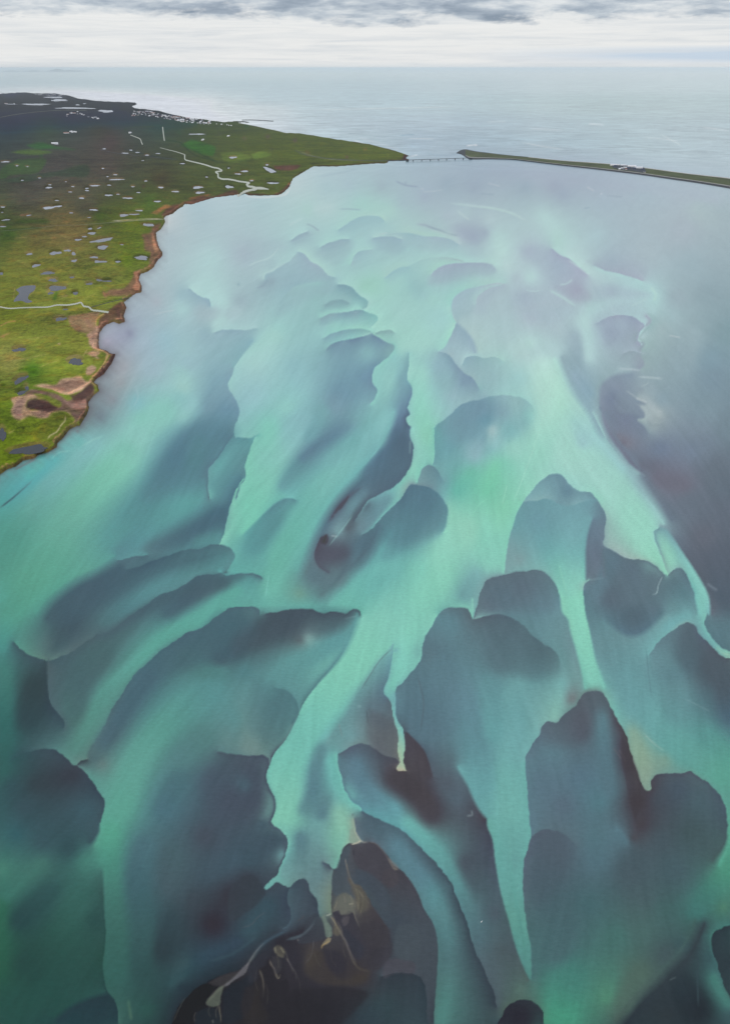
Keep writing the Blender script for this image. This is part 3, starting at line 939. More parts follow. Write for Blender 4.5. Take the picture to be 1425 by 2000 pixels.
F 3 0.7|5c574e|1160,420 1200,380 1260,400 1290,470 1270,510 1230,500 1200,470
S 1|a09880|1180,400 1185,470
S 1.2|8c8470|1240,400 1280,470
S 2 0.8|5c565a 4a4448|1300,520 1350,600 1385,690
S 2 0.85|605854 504648 38343a|1000,660 1040,750 1050,860 1045,980
S 12 0.6|332e32|900,1000 1020,1150
F 6 0.6|322d32|850,850 980,820 1030,1000 1100,1200 900,1280 800,1100
@G2
F 3 0.8|464551|720,180 860,150 960,170 1060,240 1130,350 1200,470 1240,600 1150,640 1020,560 900,500 800,430 740,330
F 3 0.7|4a4450|1060,480 1150,430 1220,480 1230,600 1150,650 1070,600
F 5 0.7|414d5c|760,440 900,480 1030,580 1130,720 1150,850 1050,860 960,740 860,640 780,560
F 3 0.6|84968a|700,0 740,0 770,50 820,130 760,165 720,165
F 3 0.8|45525f|540,460 600,300 650,200 700,180 690,300 660,420 680,560 740,680 770,780 640,710 540,740 500,640 510,520
E 2|44505c 42505c 3f4a58|5c5654 5a5450 443e48 403c46|690,540 740,600 830,650 880,720 950,850 1050,1000 1130,1110
F 6 0.7|57534e|740,620 830,660 890,740 880,860 820,930 770,880 760,780 720,660
F 5 0.8|64675f|520,850 560,760 640,710 740,780 770,850 720,930 650,955 590,945 580,910 520,920
S 1 0.8|b8b098|690,835 745,828
F 3 0.8|3c3b48|510,930 580,908 600,955 660,965 740,940 770,1000 830,1100 900,1250 900,1400 700,1300 650,1200 560,1060
F 3 0.8|514c56|620,980 690,970 690,1030 640,1080 610,1030
F 6 0.6|443f49|840,940 960,880 1060,1020 1140,1120 1100,1300 900,1300 860,1150
F 1.6|687c72|385,980 420,950 440,1010 500,1110 490,1200 430,1200 420,1120
F 3 0.7|3b424f|230,990 330,940 380,990 420,1120 430,1200 300,1260 120,1260 180,1150
F 3 0.7|625a50|530,1050 570,1080 600,1150 570,1190 520,1170
S 1.6|a09684 8c8070 5f5854|480,965 520,1020 560,1090 610,1160
S 1|e0dccc|440,965 490,945
S 1.2|c8c0a8 d8ccb4 b0a898|720,170 780,155 830,130 850,145 900,142
S 1 0.8|b8b8a4|755,15 800,95 830,135
S 1.3|716a6a 645f66|900,140 980,160 1050,220 1110,300 1150,390
F 3 0.6|7a7470|1120,310 1180,360 1240,440 1200,455 1160,400
S 1.3|8c847a 6c6660|650,330 665,420 700,520
S 1.2|958a76 6c645c 4c4850|740,900 765,990 800,1070 850,1160
S 1 0.7|8a8474|800,680 850,760
S 1 0.7|807a6c|780,800 800,900
S 1 0.6|7a766c|640,740 650,820
S 2 0.6|32323e|740,230 750,290
@G3
F 6 0.8|353340|390,310 560,330 660,450 640,560 520,560 420,440
F 5 0.7|353947|640,60 780,200 880,330 800,430 740,380 690,280 620,140
F 6 0.6|3c3a44|960,0 1100,60 1150,180 1180,300 1050,520 960,560 860,500 860,250 800,60
F 5 0.6|4a4855|1060,560 1120,440 1300,420 1425,480 1425,560 1200,580 1080,630
F 4 0.6|46525d|1180,300 1260,40 1425,60 1425,420 1250,420
F 10 0.6|44393a|280,330 380,330 450,500 600,640 800,600 920,560 900,640 600,720 300,660 200,560
S 4 0.7|544a48 4c4242|720,420 800,520 920,560
F 8 0.6|2c2b33|100,760 400,740 700,740 900,800 750,1000 600,1140 0,1140 0,900
F 1.6|8a7a68|445,190 490,190 480,230 430,260 400,260
S 1.6|a07464 c07860|480,215 440,240 390,280 385,310
S 1.8|706c66 686468 605a60 4a4448|560,60 610,150 660,230 690,310 730,390 790,480
S 1.6 0.8|5a5660 484248|300,200 290,310 260,400 200,480
S 1.5 0.8|645f68 46424a|0,410 50,500 95,580 110,680
S 3 0.7|505c68 4a5662|310,20 220,110 130,180 20,210
S 1|a09c90|118,205 130,212
S 1.2 0.6|524a4c|120,0 200,-60
@A2
F 3 0.7|37404c|135,440 60,520 0,560 -60,600 -60,380 60,330 120,410
@B2
S 2.5 0.6|4f5a66|1020,360 1055,500 1040,690
S 1.5 0.7|566878|870,200 800,270 740,360 690,440
S 1.2 0.6|48525e|720,560 730,640
F 12 0.4|565a66|740,560 840,600 880,650 900,760 880,830 800,800 740,740 720,650
S 1.5 0.6|7a8c90|560,640 580,720
@C3
S 1.5 0.5|a8dccc|330,60 250,300 150,560
S 1.5 0.5|a4dcc8|120,440 90,560
S 1.2 0.5|98d8c0|420,900 470,1080
F 16 0.3|666c82|980,400 1080,390 1160,420 1200,450 1090,465 1010,450
@C2
S 1.5 0.5|9cd8cc|640,620 580,700 500,800
S 2 0.5|84c8c0|150,960 130,1100
S 2 0.5|8cd4bc|1425,520 1370,570 1330,650
F 3 0.6|48384a|460,745 490,730 500,760 480,790 455,780
S 3 0.7|50465a|620,500 590,550 560,590
@B3
S 2 0.5|98b8ac|920,700 980,760 1040,800
S 2 0.6|5f5a66|770,790 800,830 815,870
S 1.5 0.6|6c6870|740,780 790,850
F 4 0.6|433a47|790,700 850,830 900,980 900,1100 870,1200 840,1100 810,950 790,850
@G4
E 2|a8ccce|9cbac6|450,350 500,310 560,280 610,265
E 2|a4cccb|98b8c4|740,420 800,385 870,365 940,340 1020,340
S 2|94a8ba|600,185 660,210 730,260
S 2|98b0c0|930,40 1050,40 1150,50
S 2.5|8ba9bb 94a8bc|220,740 180,790 110,830
S 2|b0ccd0|20,610 120,560 240,520 300,460 340,400
S 1.5|b0ccd0|200,690 260,650 340,610 390,580
F 9 0.42|86a8b6|830,960 930,940 1010,965 1000,990 930,1020 800,1030 750,1060 790,1000
F 9 0.42|86a6b8|780,1110 850,1090 1000,1070 1140,1045 1160,1055 1130,1090 960,1120 850,1170 740,1180 750,1140
F 12 0.36|94b2c0|320,960 400,870 500,810 620,790 760,800 880,800 860,850 700,900 560,980 420,1060 300,1100
F 12 0.36|98b4c4|330,780 420,690 520,665 600,590 680,640 760,690 850,715 650,760 500,800 400,860
F 12 0.30|9fb6c6|0,360 200,340 380,380 400,420 250,470 100,540 0,560
F 9 0.36|9cbac4|700,430 820,390 980,345 1040,380 960,560 900,600 820,560 740,520 680,500
S 6 0.6|b0ccce|680,40 850,20
S 5 0.6|b2d0d2|430,200 560,130
@G5
F 12 0.36|9cb6c3|100,440 200,430 340,435 400,460 560,470 680,490 780,530 640,600 450,600 300,560 200,500
F 12 0.42|96b2c2|0,475 120,475 200,510 260,580 180,640 40,610 0,600
F 12 0.42|9cafc4|540,820 600,780 670,745 850,735 1000,725 1120,745 1170,790 1100,840 900,850 750,900 600,940 480,930 490,890
F 15 0.36|96bac2|90,830 180,780 290,765 200,830 150,920 90,920
F 18 0.36|96bac2|310,880 400,900 480,1000 460,1080 380,1080 310,960
F 15 0.36|9fafc6|400,340 480,330 620,390 780,350 900,370 980,380 1080,440 1060,490 950,540 830,480 700,430 560,400
S 3|b6ccd0|780,210 830,250 900,300
S 3 0.6|b0ccca|500,400 650,435 800,490
F 12 0.36|a2b6ca|960,1100 1000,1020 1100,970 1200,940 1260,950 1150,1030 1080,1140 1060,1221 950,1221
F 12 0.36|9cb8c6|730,1100 780,1030 880,980 1000,940 1100,940 1000,990 940,1060 930,1221 720,1221
S 2 0.7|b4ccd0|0,440 80,430
S 1.2 0.6|b4c4ce|420,20 540,15 640,0
S 1.2 0.6|8c9eb0|1000,40 1150,50
@G6
F 15 0.36|a0b1c9|60,400 200,370 340,410 450,470 540,560 560,640 480,700 400,760 300,650 230,560 100,480
F 9 0.42|9ea6c1|400,760 480,740 560,740 620,760 700,800 740,860 660,900 560,880 480,820
F 12 0.30|9fb1c5|700,520 800,560 900,620 1000,640 1150,690 1250,600 1200,560 900,540
F 12 0.36|9eb0c6|760,760 900,740 1100,780 1280,830 1100,860 900,860 760,880
S 2|b8d4d5|520,510 620,580 720,660
S 3 0.7|b0ccd2|560,690 500,730 440,740
F 15 0.36|a2b6c9|0,800 130,800 260,810 330,850 200,900 0,900
S 2 0.7|b0ccd0|1100,940 1180,900 1260,870
S 1.3|b8d4d8|130,790 200,800 260,790
F 15 0.36|a2b9ca|100,980 250,950 450,940 600,1000 480,1050 350,1100 200,1060
S 5|acd0cc b2d4d0|1310,900 1330,830 1280,760
@G7
F 12 0.39|93a3bb|130,220 260,200 250,380 170,400 150,300
S 1.6 0.5|b0c0cc|300,612 400,625 490,632
E 2|92a6b6|9cb0c2|540,470 440,442 340,465
F 9 0.39|8494a8|470,810 530,820 520,860 480,855
S 1.6 0.5|aabcc6|500,705 640,705 750,735
S 1.6 0.5|acc0c4|520,800 560,790 600,760
S 1.4 0.5|bcc8cc|370,840 430,880 500,925 570,945
S 1.4 0.5|8494a6|500,970 560,975 600,970
F 6 0.52|a2b3b9|480,980 600,985 660,1020 740,1060 700,1130 730,1160 640,1180 580,1100 560,1040
F 6 0.45|8294a7|290,860 400,940 500,1000 560,1060 560,1110 500,1110 460,1090 300,1060 250,960
S 1.2 0.5|bcc6ca|690,1050 740,1060
F 9 0.39|7a88a4|180,880 260,880 320,960 280,1030 200,1000 160,940
F 9 0.39|7684a0|250,1080 400,1080 470,1120 560,1200 600,1270 350,1290 220,1200
@G2
S 1 0.7|7c7466|760,650 790,720 800,800 790,900
S 1 0.6|746c60|830,680 850,760 840,860 810,960
S 1 0.5|8c8470|560,800 540,860 520,900
S 1 0.5|8a8470|700,730 730,800 720,880
S 1 0.6|6c645c|560,1060 545,1120 550,1180
S 1 0.5|7c7264|500,985 505,1040 540,1090
@G3
S 1 0.6|7a7066|560,0 600,80 625,160
S 1 0.6|5c5450|700,320 720,420 790,520
S 1 0.5|5a5250|640,200 630,320 660,420
S 1 0.5|54504f|300,330 330,420 380,520
S 1 0.4|504a4a|480,300 500,420 560,520
S 1 0.5|4c4648|60,500 130,640 150,800
@G1
S 1 0.6|6c6458|1250,400 1300,470 1330,560
S 1 0.5|5f584f|1200,480 1215,560 1220,650
S 1 0.5|504a4c|980,640 960,760 990,900
S 1 0.5|4c4648|1080,800 1100,900 1090,1050
S 1 0.5|6a665a|540,1060 520,1120 530,1200
S 1 0.5|605c50|460,1050 440,1120 460,1180
@B1
F 22 0.55|44657a|1170,95 950,215 830,330 720,470 640,620 570,770 600,800 700,690 820,540 900,440 1000,360 1200,300 1400,250 1500,60 1300,-10
F 18 0.4|466a72|640,110 500,190 420,300 420,500 400,620 480,560 560,380 700,200 800,60
@B2
F 22 0.5|455568|90,-20 400,-20 640,0 560,90 300,150 100,200 -60,230 -60,150 60,60
F 25 0.4|557489|930,420 1060,300 1080,150 1200,200 1260,400 1200,700 1060,720 950,600
F 22 0.4|4c7480|60,380 260,460 310,560 280,680 180,760 60,700
F 22 0.4|455266|0,850 130,850 120,960 150,1030 170,1130 100,1200 -200,1200 -200,900
@C1
F 24 0.5|436076|700,910 850,880 1000,870 1200,830 1300,840 1250,880 1100,930 900,1000 700,1100 550,1180 380,1260 300,1250 400,1120 560,990
F 16 0.5|466274|1330,965 1420,985 1300,1015 1150,1070 1000,1120 900,1170 800,1240 700,1300 600,1340 570,1330 720,1240 880,1130 1060,1050 1160,985
F 28 0.45|557c92|1350,60 1380,120 1300,240 1220,350 1200,450 1000,480 850,520 900,350 1050,200 1200,100
F 22 0.45|4a6c84|1340,570 1310,700 1180,750 1000,800 900,810 1050,720 1200,640
@C2
F 22 0.45|54708a|960,120 990,250 940,370 820,450 700,500 640,520 720,400 820,280 900,120
F 22 0.35|547690|990,450 1090,470 1180,560 1180,660 1080,760 900,800 800,760 830,640 900,550
@B3
F 24 0.4|526a7c|0,40 100,20 250,130 400,230 420,320 300,370 100,330 0,260
F 24 0.4|545f72|330,660 420,650 560,520 620,480 660,560 600,700 500,760 350,760
F 24 0.35|4c6072|1180,80 1300,190 1400,280 1430,500 1300,480 1200,350 1100,250
@C3
F 24 0.4|5a7084|700,820 850,900 1000,940 960,1080 850,1150 700,1120 690,950
F 24 0.4|5a7084|20,1020 150,980 300,960 380,1040 400,1150 200,1180 0,1150
F 18 0.35|687f98|600,660 680,640 690,760 680,900 620,980 590,900
@A3
F 26 0.35|4a5c6c|300,100 450,90 500,200 420,400 300,500 240,350
F 26 0.3|455a66|800,200 1100,150 1350,150 1200,400 1000,500 800,450
@D5
F 20 0.35|7294ae|560,830 700,710 900,640 960,680 850,850 650,950
'''
LAND = r'''
T Z1 0 0 2.85
T Z2 460 0 2.85
T Z4 0 350 3.5625
T Z5 0 640 3.5625
T D1 300 350 3.5625
@Z1
S 14|344a54|100,600
S 12|364d4f|400,640
S 10|3c5660|300,560
S 10|3e5862|60,530
S 10|3c5a58|650,590
S 14|33464a|50,690
S 12|3f5640|260,700
S 4|2f6634 3a6c38|200,805 300,820
S 5|46683c|100,850
S 5|3c6a38|230,870
S 14|454f42 4a4a44|560,740 600,790
S 14|4c5248|330,920
S 14|4c5248|200,1000
S 4|3a5a34|30,990
S 14|4e5144|600,950
S 10|36504a|880,680
S 8|3f5a42|1000,740
S 5|356a34 3c7030|1060,800 1100,830
S 6|456838|1180,860
S 8|42503a|950,880
S 8|4f5f40|1220,750
S 12|484c36|900,1000
S 8|5c7438|1320,880
S 8|555c44|1360,770
S 8|4a5634|1150,1000
S 3|3a5838|700,720
S 3|50624a|500,710
S 2|3a4a3c|300,760
S 2|2e4838|1000,790 1100,850 1220,910
S 5|504838|800,1040
S 3|3e6a3a|120,930
@Z2
S 8|3f6040|60,700
S 8|55544c|180,760
S 8|4c5a3c|200,830
S 5|5f7c38|130,860
S 8|585650|330,780
S 8|5c5a3c|400,850
S 5|5c4f48|620,875
S 5|70683c|720,830
S 4|607038|850,865
S 3|4f703c|500,775
S 3|5a7a38|760,810
S 3|5a6838|900,875
S 8|5a6a34|60,960
S 5|55703c|230,1045
S 3|7a4838|250,935
S 3|5c4c38|340,940
S 5|5c6038|700,898
S 2|44682f|380,830
S 1.2|453236|80,1080 240,1075 290,1030 330,990 390,940
S 1.2|483838|430,920 560,923 700,910 845,903
S 1.5|b06a40|298,1020 283,1052
S 2|4a3c40|950,870 945,888 960,892 880,892
S 1.2|46382f|640,786 760,803 900,843
S 1.5|6a7a60|330,830 400,860 480,880 700,895
@Z4
S 25|66762a|300,700
S 20|6c8028|600,850
S 20|5c7020|80,960
S 20|66782c|800,640
S 25|6c6a36|500,370
S 20|606c2c|150,520
S 15|5a7426|930,330
S 10|46602a|700,260
S 25|4a5142|200,90
S 20|4c543e|600,180
S 16|46543a|880,60
S 10|4a6a30|1050,160
S 8|3a5428 38542a|100,300 350,300
S 3|2f4a24 345028|0,365 300,345
S 12|3f5f28|60,400
S 8|7a6e38|380,420
S 12|5f6230|250,440
S 10|6a7c2c|450,620
S 8|74743a|700,420
S 10|5c7c20|880,570
S 6|3f6a20 3a6a20|400,800 380,850
S 5|507a28|980,280
S 5|5e4434|1110,530 1085,450 1062,390 1110,325
S 5|7a5c48 806450|1020,400 1060,520 1040,590
S 5|785844 7a5a42|960,640 950,730 890,780 780,800
S 1.5|b8865a a8784c|935,660 955,700 940,760
S 1.5|b07c50|1065,370 1070,430 1095,490 1110,530
S 5|66483e|1150,240 1250,185
S 4|9a6a3a|1100,225 1160,190
S 5|94704a|740,830 720,790
S 8|8c6c50 8a6c54|600,980 640,1040
S 6|644640 5e4440|820,900 830,970
S 6|6a4c44|740,985
S 1.5|c09060 c89a64|760,930 700,960 670,990 680,1060
S 4|9a7a4a|500,970
S 3|8a6a48|140,258 200,250
S 4|6c8030|850,750
S 3|8a7a40|460,825
S 1|304a1c|640,885 900,822
@D1
S 3|8a5a34 80583a|240,140 400,108
S 3|584240|240,165 350,140 600,108
@Z5
S 20|5c7a14|60,900
S 14|6a881a|230,730
S 8|82902e|380,650
S 5|98942c|70,740
S 14|587818|40,580
S 25|6a8028|300,150
S 20|647e22|430,320
S 18|788434|80,250
S 10|40701a|230,315
S 14|708028|550,130
S 3|a07a4a|30,80
S 8|4c7210|30,420
S 4|7a8e2c|480,370
S 7|94785a 8c7056|460,400 560,390
S 2|c4a070|250,428 340,435 430,470 480,478 540,450 630,390
S 2|c0965f b8905c|660,0 655,60 655,140 700,165 755,195 740,235 690,310 640,370
S 3|a88c6c|640,190 690,230
S 3|b09a70|640,300
S 2|5c7a20|650,250
S 2|3f2c2c|700,145 800,185 770,250 700,330 660,365
S 8|a08660|140,520
S 4|9a8060 8c705a|110,600 160,640
S 6|94785c|280,625
S 2|c0a070|80,515 230,485
S 2|c0a078|210,600 370,605 480,605 515,650
S 4|80665e 8a6c62|210,455 330,480
S 6|7c6650 84705c 786450|380,480 460,540 560,520 590,480
S 6|4c4048 40343a|540,490 640,420
S 6|4c3a3a 44322f|500,610 545,630 590,590
S 4|3c2e34 44383a 504240|210,560 280,568 380,590 460,570
S 3|5a6c1c|340,525 400,550
S 1.5|3c2a22|0,1012 50,980 110,960 160,920 240,902 270,875 330,862 380,835 395,800 440,760 510,690
S 3|a89c70|340,790 400,740 450,650
S 4|68801c|430,640
S 6|4f6c14|150,880
@Z5
F 4|a88c6a|240,425 300,410 400,410 420,382 500,362 560,352 605,385 640,380 612,420 545,462 475,480 430,470 380,450 320,440
F 5|7c664c|300,425 400,415 440,395 520,380 580,395 600,400 540,440 470,462 400,445
F 4|aa8c68|80,515 150,500 230,482 320,512 200,530 188,570 220,592 370,602 368,632 300,650 200,640 180,655 110,655 82,600 97,560
F 5|87705a|120,530 180,520 160,580 150,640 110,630 100,600
F 5|7e6850|230,610 340,612 350,632 280,640
F 4|655244|195,460 250,452 330,462 430,492 470,520 540,490 610,440 640,400 660,440 620,520 600,590 560,650 530,672 515,640 490,610 440,596 370,600 250,592 190,570 200,530 300,515 360,505 300,480 180,480
F 4|3c302c|192,540 240,522 330,535 400,575 370,598 260,590 195,575
F 3|5d7420|245,478 300,500 380,512 432,545 425,570 380,560 330,525 270,505
F 4|43362f|490,490 560,465 640,405 655,425 610,500 560,520 520,520
F 3|8c735c|440,510 480,540 560,530 600,510 605,560 560,580 500,575
F 5|5a6e1e|360,610 440,600 500,635 512,665 450,740 400,790 330,800 250,790 300,700
F 3|a08468|600,60 640,30 665,0 690,0 686,100 690,145 660,160 625,130 615,80
F 3|a5875f|600,190 660,170 700,180 660,215
F 3|9c8464|605,290 650,275 670,290 640,335 605,340
F 2|3c2c2c|690,145 740,158 805,185 775,250 725,322 655,378 700,300 750,240 770,195 730,170
S 1.6|d8b078|655,100 650,145 700,160 745,190 735,240
S 1.4|d0a870|470,478 540,440 600,405 640,384
S 1.2|c8c090|330,800 350,770 400,740 425,700 460,650 455,620
S 2|7e9438|60,760 100,740
S 3|3a6a10 46740e|150,310 260,310
S 3|788c2c|120,690 200,640
@Z4
F 4|745c40|720,820 760,780 860,765 920,700 940,650 975,640 970,700 985,760 960,790 880,815
F 3|a87a50|930,650 945,648 955,700 975,740 960,780 925,760 945,720
F 4|705a42|985,390 1050,370 1065,330 1120,310 1100,350 1085,380 1090,430 1110,480 1130,520 1080,600 1030,620 1060,560 1060,520 1010,500 1000,430
F 2|a07c50|1055,370 1070,400 1085,460 1105,500 1085,510 1060,440
F 3|5c4a3a|1120,250 1180,190 1260,170 1320,150 1425,125 1425,145 1330,178 1275,172 1200,238 1150,262
F 3|8c6c3c|1050,240 1110,205 1160,180 1190,190 1140,215 1090,245
F 3|84704c|470,965 560,950 700,940 670,985 665,1060 540,1069 500,1040
F 3|5a4636|690,985 760,920 860,865 885,900 862,960 870,990 790,985 710,1040 690,1060
F 2|3f2f2c|975,785 985,740 970,705 985,700 1000,750
S 1.2|c0905c|945,660 965,700 975,740
S 1|c8c4ac|760,300 1000,283 1140,279
S 1.4|354c24|0,366 300,340
@D1
F 2|5c4a3a|220,165 300,140 420,118 590,98 590,106 430,128 340,152 250,176
F 2|504238|640,96 700,104 860,98 900,80 940,40 952,50 905,92 860,110 740,115 660,112
@Z1
S 4|3a4444 3a4448|640,608 740,612 850,626 960,645 1080,668 1180,680
S 2|2c3448|740,618 850,636 960,655 1080,675
F 4|3b6c34|1010,810 1060,780 1130,795 1200,830 1190,860 1100,850
F 4|3a6a3c|150,810 230,795 300,815 420,835 300,830 180,825
F 3|4c6e3a|60,850 150,835 290,850 200,865
S 1.2|2c4430|900,780 1010,800 1060,850 1190,900
S 1.2|34484a|690,830 900,880 1000,890
S 1|465a40|700,710 900,700 1020,690
@Z2
F 3|5a7c38|90,860 150,845 200,860 150,880 100,885
F 2|5a463e|210,925 290,920 360,925 340,940 260,950 225,945
F 1.5|4a3c40|935,860 962,864 948,880 965,888 840,905 845,896 925,888
@Z1
F 18 0.6|30464f|-100,530 0,530 200,535 400,555 640,580 720,600 900,650 700,700 500,700 300,720 0,730 -100,730
F 8 0.5|34504a|640,570 750,570 760,590 900,640 1100,690 1000,720 800,680
F 3 0.6|5a7a38|1230,850 1330,850 1400,880 1330,905 1240,890
F 2 0.6|3f6636|100,890 260,900 230,950 60,980 0,1000 0,960
F 2 0.5|33503a|0,1010 120,985 300,960 500,945 500,955 300,985 100,1020
@Z4
S 1.5 0.6|8a8044|330,400 420,395 480,420 530,430
S 2 0.6|8c8a48|100,420 200,410
S 1.5 0.6|9a8a4c|430,300 480,310
S 2 0.6|3f5a24|700,690 800,705 860,730
S 1.2 0.7|9a8c50|110,760 95,850 
S 1.2 0.7|9a8c50|250,740 240,790 195,830
S 3 0.5|46641c|500,640 620,620 760,560
S 2 0.5|8a8c3c|560,860 680,800
S 3 0.5|7c8838|100,560 260,640
S 2 0.6|a08850|430,830 480,820
S 1.5 0.7|a8744c|0,1040 60,1010 120,1000
@Z5
S 1.5 0.6|9a9a4c|60,250 200,230 330,200
S 1.5 0.6|8f9a44|180,100 300,80 420,60
S 1.5 0.6|8c9444|270,300 360,260 430,240
S 2 0.6|a8744c|0,85 30,70 75,55
S 1 0.7|b0a070|580,215 600,180 610,160
S 1.2 0.7|b0a070|460,240 500,210 575,207
S 2 0.6|466c10|120,320 220,290
S 1.5 0.6|a49c4c|60,760 110,730
S 1.5|e0d4b0|405,128 425,130
S 2 0.6|3c3834|370,805 390,825
'''


def parse(txt):
    tiles, cur, out = {}, None, []
    for ln in txt.strip().splitlines():
        ln = ln.strip()
        if not ln or ln[0] == '#':
            continue
        if ln[0] == 'T':
            _, n, a, b, s = ln.split()
            tiles[n] = (float(a), float(b), float(s))
        elif ln[0] == '@':
            cur = tiles[ln[1:]]
        else:
            parts = ln.split('|')
            h, nums = parts[0].split(' ', 1)
            nums = [float(v) for v in nums.split()]
            cols = []
            for p in parts[1:-1]:
                cc = []
                for q in p.split():
                    assert len(q) == 6, ln
                    cc.append([int(q[i:i + 2], 16) / 255 for i in (0, 2, 4)])
                cols.append(np.array(cc))
            pts = [[float(v) for v in q.split(',')] for q in parts[-1].split()]
            pts = [[cur[0] + x / cur[2], cur[1] + y / cur[2]] for x, y in pts]
            out.append((h, nums, cols, pts))
    return out


def stops(c, t):
    c = np.asarray(c, float)
    if c.ndim == 1:
        c = c[:, None]
    if len(c) == 1:
        return np.repeat(c, len(t), 0)
    k = np.linspace(0, 1, len(c))
    return np.stack([np.interp(t, k, c[:, j]) for j in range(c.shape[1])], 1)


def gblur(A, sg):
    if sg <= 0:
        return A
    p = int(min(60, 3 * sg + 2))
    sh = A.shape
    Q = np.pad(A, [(p, p), (p, p)] + [(0, 0)] * (A.ndim - 2), mode='reflect')
    fy = np.fft.fftfreq(Q.shape[0])[:, None]
    fx = np.fft.rfftfreq(Q.shape[1])[None, :]
    G = np.exp(-2 * (math.pi * sg)**2 * (fx**2 + fy**2))
    if A.ndim == 3:
        R_ = np.stack([np.fft.irfft2(np.fft.rfft2(Q[..., k]) * G, s=Q.shape[:2]) for k in range(A.shape[2])], -1)
    else:
        R_ = np.fft.irfft2(np.fft.rfft2(Q) * G, s=Q.shape)
    return R_[p:p + sh[0], p:p + sh[1]]


def poly_sdf(Pl, px, py):
    sh = px.shape
    P = np.stack([px.ravel(), py.ravel()], 1)
    d = np.full(len(P), 1e9)
    ins = np.zeros(len(P), bool)
    for a, b in zip(Pl, np.roll(Pl, -1, 0)):
        ab = b - a
        L = (ab**2).sum()
        if L < 1e-9:
            continue
        t = np.clip(((P - a) @ ab) / L, 0, 1)
        q = P - (a + t[:, None] * ab)
        d = np.minimum(d, q[:, 0]**2 + q[:, 1]**2)
        if a[1] != b[1]:
            c = ((a[1] > P[:, 1]) != (b[1] > P[:, 1])) & (P[:, 0] < (b[0] - a[0]) * (P[:, 1] - a[1]) / (b[1] - a[1]) + a[0])
            ins ^= c
    return (np.where(ins, 1, -1) * np.sqrt(d)).reshape(sh)


